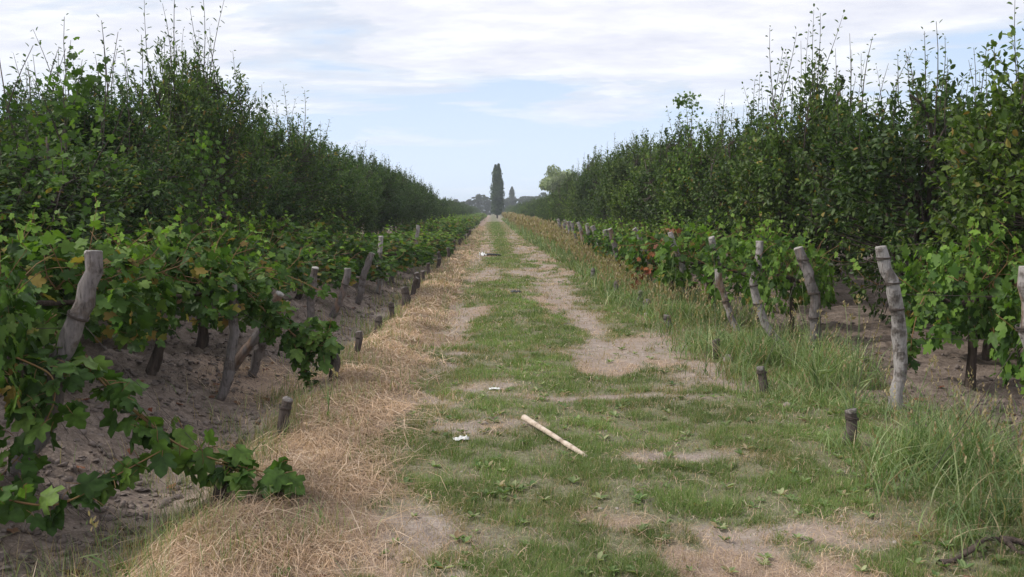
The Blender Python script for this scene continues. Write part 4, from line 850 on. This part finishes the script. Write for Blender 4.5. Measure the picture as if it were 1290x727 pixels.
crumple('plastic_bag', 'white plastic scrap far down the track beside something dark', 'litter', -.33, 31.2, .13, .12, .12, m_white, 3)
mb = MB(); tube(mb, curve((-.18, 31.1, h1(-.1, 31) + .05), (.32, 31.0, h1(.3, 31) + .03), 6, .03, np.random.default_rng(3)), [.05, .055, .05, .045, .04, .03], 8); tag(mb.obj('charred_stick', m_black, None, True), 'short black stick lying beside the white plastic scrap', 'stick')
crumple('dark_scrap', 'flat black scrap on the track below the far bare patches', 'litter', .47, 17.1, .10, .12, .035, m_black, 4)
def stone(x, y, r, label, seed, mat=m_stone):
    V, F = lump(r, seed, 2, .07); mb = MB(); mb.add(V, F); return tag(mb.obj('stone', mat, None, True, (x, y, h1(x, y) + r * .35)), label, 'stone')
stone(2.47, 9.05, .07, 'pale rounded stone at the foot of the third right stake', 31)
stone(2.42, 7.0, .032, 'small pale stone in the grass before the second right stake', 32)
stone(2.33, 13.1, .06, 'stone beside the fifth right stake', 33)
stone(2.42, 16.6, .05, 'whitish stone at the edge of the tall grass', 34)
stone(-.06, 6.42, .022, 'tiny stone on the bare strip near the crumpled paper', 35)
q = np.random.default_rng(4); t = empty('fallen_branch', (2.18, 3.88, h1(2.18, 3.88) + .02)); tag(t, 'dark forked branch lying in the bottom right corner', 'branch')
for k, (a, b_) in enumerate((((0, 0, 0), (.22, .08, .04)), ((.22, .08, .04), (.62, .02, .03)), ((.22, .08, .04), (.3, .0, .0)), ((-.16, -.1, 0), (0, 0, 0)))):
    mb = MB(); tube(mb, curve(a, b_, 7, .06, q), np.linspace(.016, .009, 7), 7, rfun=lambda i, a: 1 + .15 * np.sin(3 * a + i)); mb.obj('twig', m_vbark, t, True)

# ------------------------------------------------------------------ far trees
def column_tree(name, label, x, y, h, w, seed, mat, n, lsz, z0=.3, top2=False, cat='poplar', sparse=0, tip=.06):
    q = np.random.default_rng(seed); t = empty(name, (x, y, 0)); tag(t, label, cat, None); mb = MB(); tube(mb, [(0, 0, -.2), (0, 0, h * .5), (.1, 0, h * .85)], [.22, .10, .02], 6); mb.obj('trunk', m_bark, t)
    mb = MB(); P = []
    cols = [(0, 0, h, w, n)] if not top2 else [(-.38, 0, h * .98, w * .70, n // 3), (.28, .1, h * 1.0, w * .66, n // 3), (.62, .2, h * .80, w * .66, n // 3), (-.1, .1, h * .7, w * .8, n // 4)]
    for cx0, cy0, hh, ww, nn in cols:
        u = q.random(nn) ** .9; prof = np.interp(u, [0, .06, .25, .6, .85, 1], [.28, .75, 1, .92, .55 + tip, tip]); a = q.uniform(0, 6.28, nn); r = np.sqrt(q.random(nn)) * prof * ww
        r = r * (.5 + .95 * fbm(a * 2, u * 11, seed, 3)); P.append(np.stack([cx0 * (.4 + .6 * u) + np.cos(a) * r, cy0 + np.sin(a) * r, z0 + u * (hh - z0)], -1))
    P = np.concatenate(P)
    if sparse: P = P[fbm(P[:, 0] * 1.1 + 9, P[:, 2] * 1.1, seed + 3, 3) > sparse]
    k = len(P); D = q.normal(0, .5, (k, 3)) + [0, 0, .8]; out = P * [1, 1, 0]; leaves(mb, BLOB, P, D, nrm(out + .01) + q.normal(0, .5, (k, 3)) + [0, 0, .4], q.uniform(.6, 1.2, k) * lsz); mb.obj('crown', mat, t); return t
column_tree('poplar_tree', 'tall dark columnar poplar with two tips at the end of the track', 1.15, 196, 12.0, 1.75, 801, m_poplar, 12000, .26, .7, True)
q = np.random.default_rng(12)
def px(p, Y): return (p - 620) / 1100 * Y
farl = [(645, 330, 10.5), (585, 340, 6.5), (591, 335, 7.5), (597, 345, 8.5), (603, 335, 9.0), (608, 350, 8.2), (613, 340, 9.5), (652, 340, 8.2), (658, 345, 8.8), (664, 335, 8.5), (670, 350, 9.2), (677, 340, 8.0), (684, 345, 9.0), (618, 350, 7.5), (634, 350, 7.0), (640, 345, 7.8), (574, 350, 6.5), (566, 345, 6.0), (692, 350, 8), (700, 345, 7)]
for i, (p, Y, h) in enumerate(farl):
    dark = i == 0
    column_tree('distant_tree', 'darkest and tallest thin tree of the far line, just right of the poplar' if dark else 'low rounded hazy tree of the far line behind the track end', px(p, Y), Y, h if dark else h * q.uniform(.72, .98), 1.6 if dark else q.uniform(1.3, 2.4), 820 + i, m_fartree, 2200 if dark else 1700, .36, .0, False, 'tree', 0 if dark else .35, .06 if dark else .42)
    if not dark: bpy.context.scene.collection.objects[-1].parent['group'] = 'low hazy trees of the far line'
# pale round tree
def round_tree(name, label, x, y, h, r, seed, mat, n, lsz):
    q = np.random.default_rng(seed); t = empty(name, (x, y, 0)); tag(t, label, 'tree'); mb = MB(); tube(mb, curve((0, 0, -.2), (0, 0, h * .55), 6, .02, q), np.linspace(.3, .15, 6), 8)
    for k in range(5): a = k * 1.26; tube(mb, curve((0, 0, h * .45), (math.cos(a) * r * .6, math.sin(a) * r * .6, h * .8), 5, .05, q), np.linspace(.12, .04, 5), 5)
    mb.obj('trunk', m_bark, t); mb = MB(); cs_ = [(q.normal(0, .45) * r, q.normal(0, .4) * r, h - r * 1.0 + q.normal(0, .3) * r, q.uniform(.38, .6) * r) for _ in range(16)]
    for cx0, cy0, cz0, rr in cs_:
        m = n // 16; d = nrm(q.normal(0, 1, (m, 3))); P = d * (q.random(m) ** .4 * rr)[:, None] + [cx0, cy0, cz0]; leaves(mb, BLOB, P, q.normal(0, .6, (m, 3)) + [0, 0, -.3], d + q.normal(0, .4, (m, 3)), q.uniform(.6, 1.2, m) * lsz)
    mb.obj('crown', mat, t)
round_tree('pale_tree', 'pale rounded willow-like tree rising behind the right row', px(701, 120), 120, 7.7, 2.15, 850, m_willow, 9000, .22)

# ------------------------------------------------------------------ air
mb = MB(); X0, X1, Y0, Y1, Z0, Z1 = -700, 700, -60, 900, -2.0, 15
mb.add([(X0, Y0, Z0), (X1, Y0, Z0), (X1, Y1, Z0), (X0, Y1, Z0), (X0, Y0, Z1), (X1, Y0, Z1), (X1, Y1, Z1), (X0, Y1, Z1)], None, [(0, 3, 2, 1), (4, 5, 6, 7), (0, 1, 5, 4), (1, 2, 6, 5), (2, 3, 7, 6), (3, 0, 4, 7)])
m_haze, nt = new_mat('haze'); pv = N(nt, 'ShaderNodeVolumePrincipled', ins={'Density': .0007, 'Anisotropy': .2}); pv.inputs['Color'].default_value = (.86, .92, 1, 1); o = N(nt, 'ShaderNodeOutputMaterial'); L(nt, pv.outputs[0], o.inputs['Volume'])
HAZE = True
if HAZE: tag(mb.obj('haze', m_haze), kind='stuff', label='thin pale haze in the distance', cat='haze')
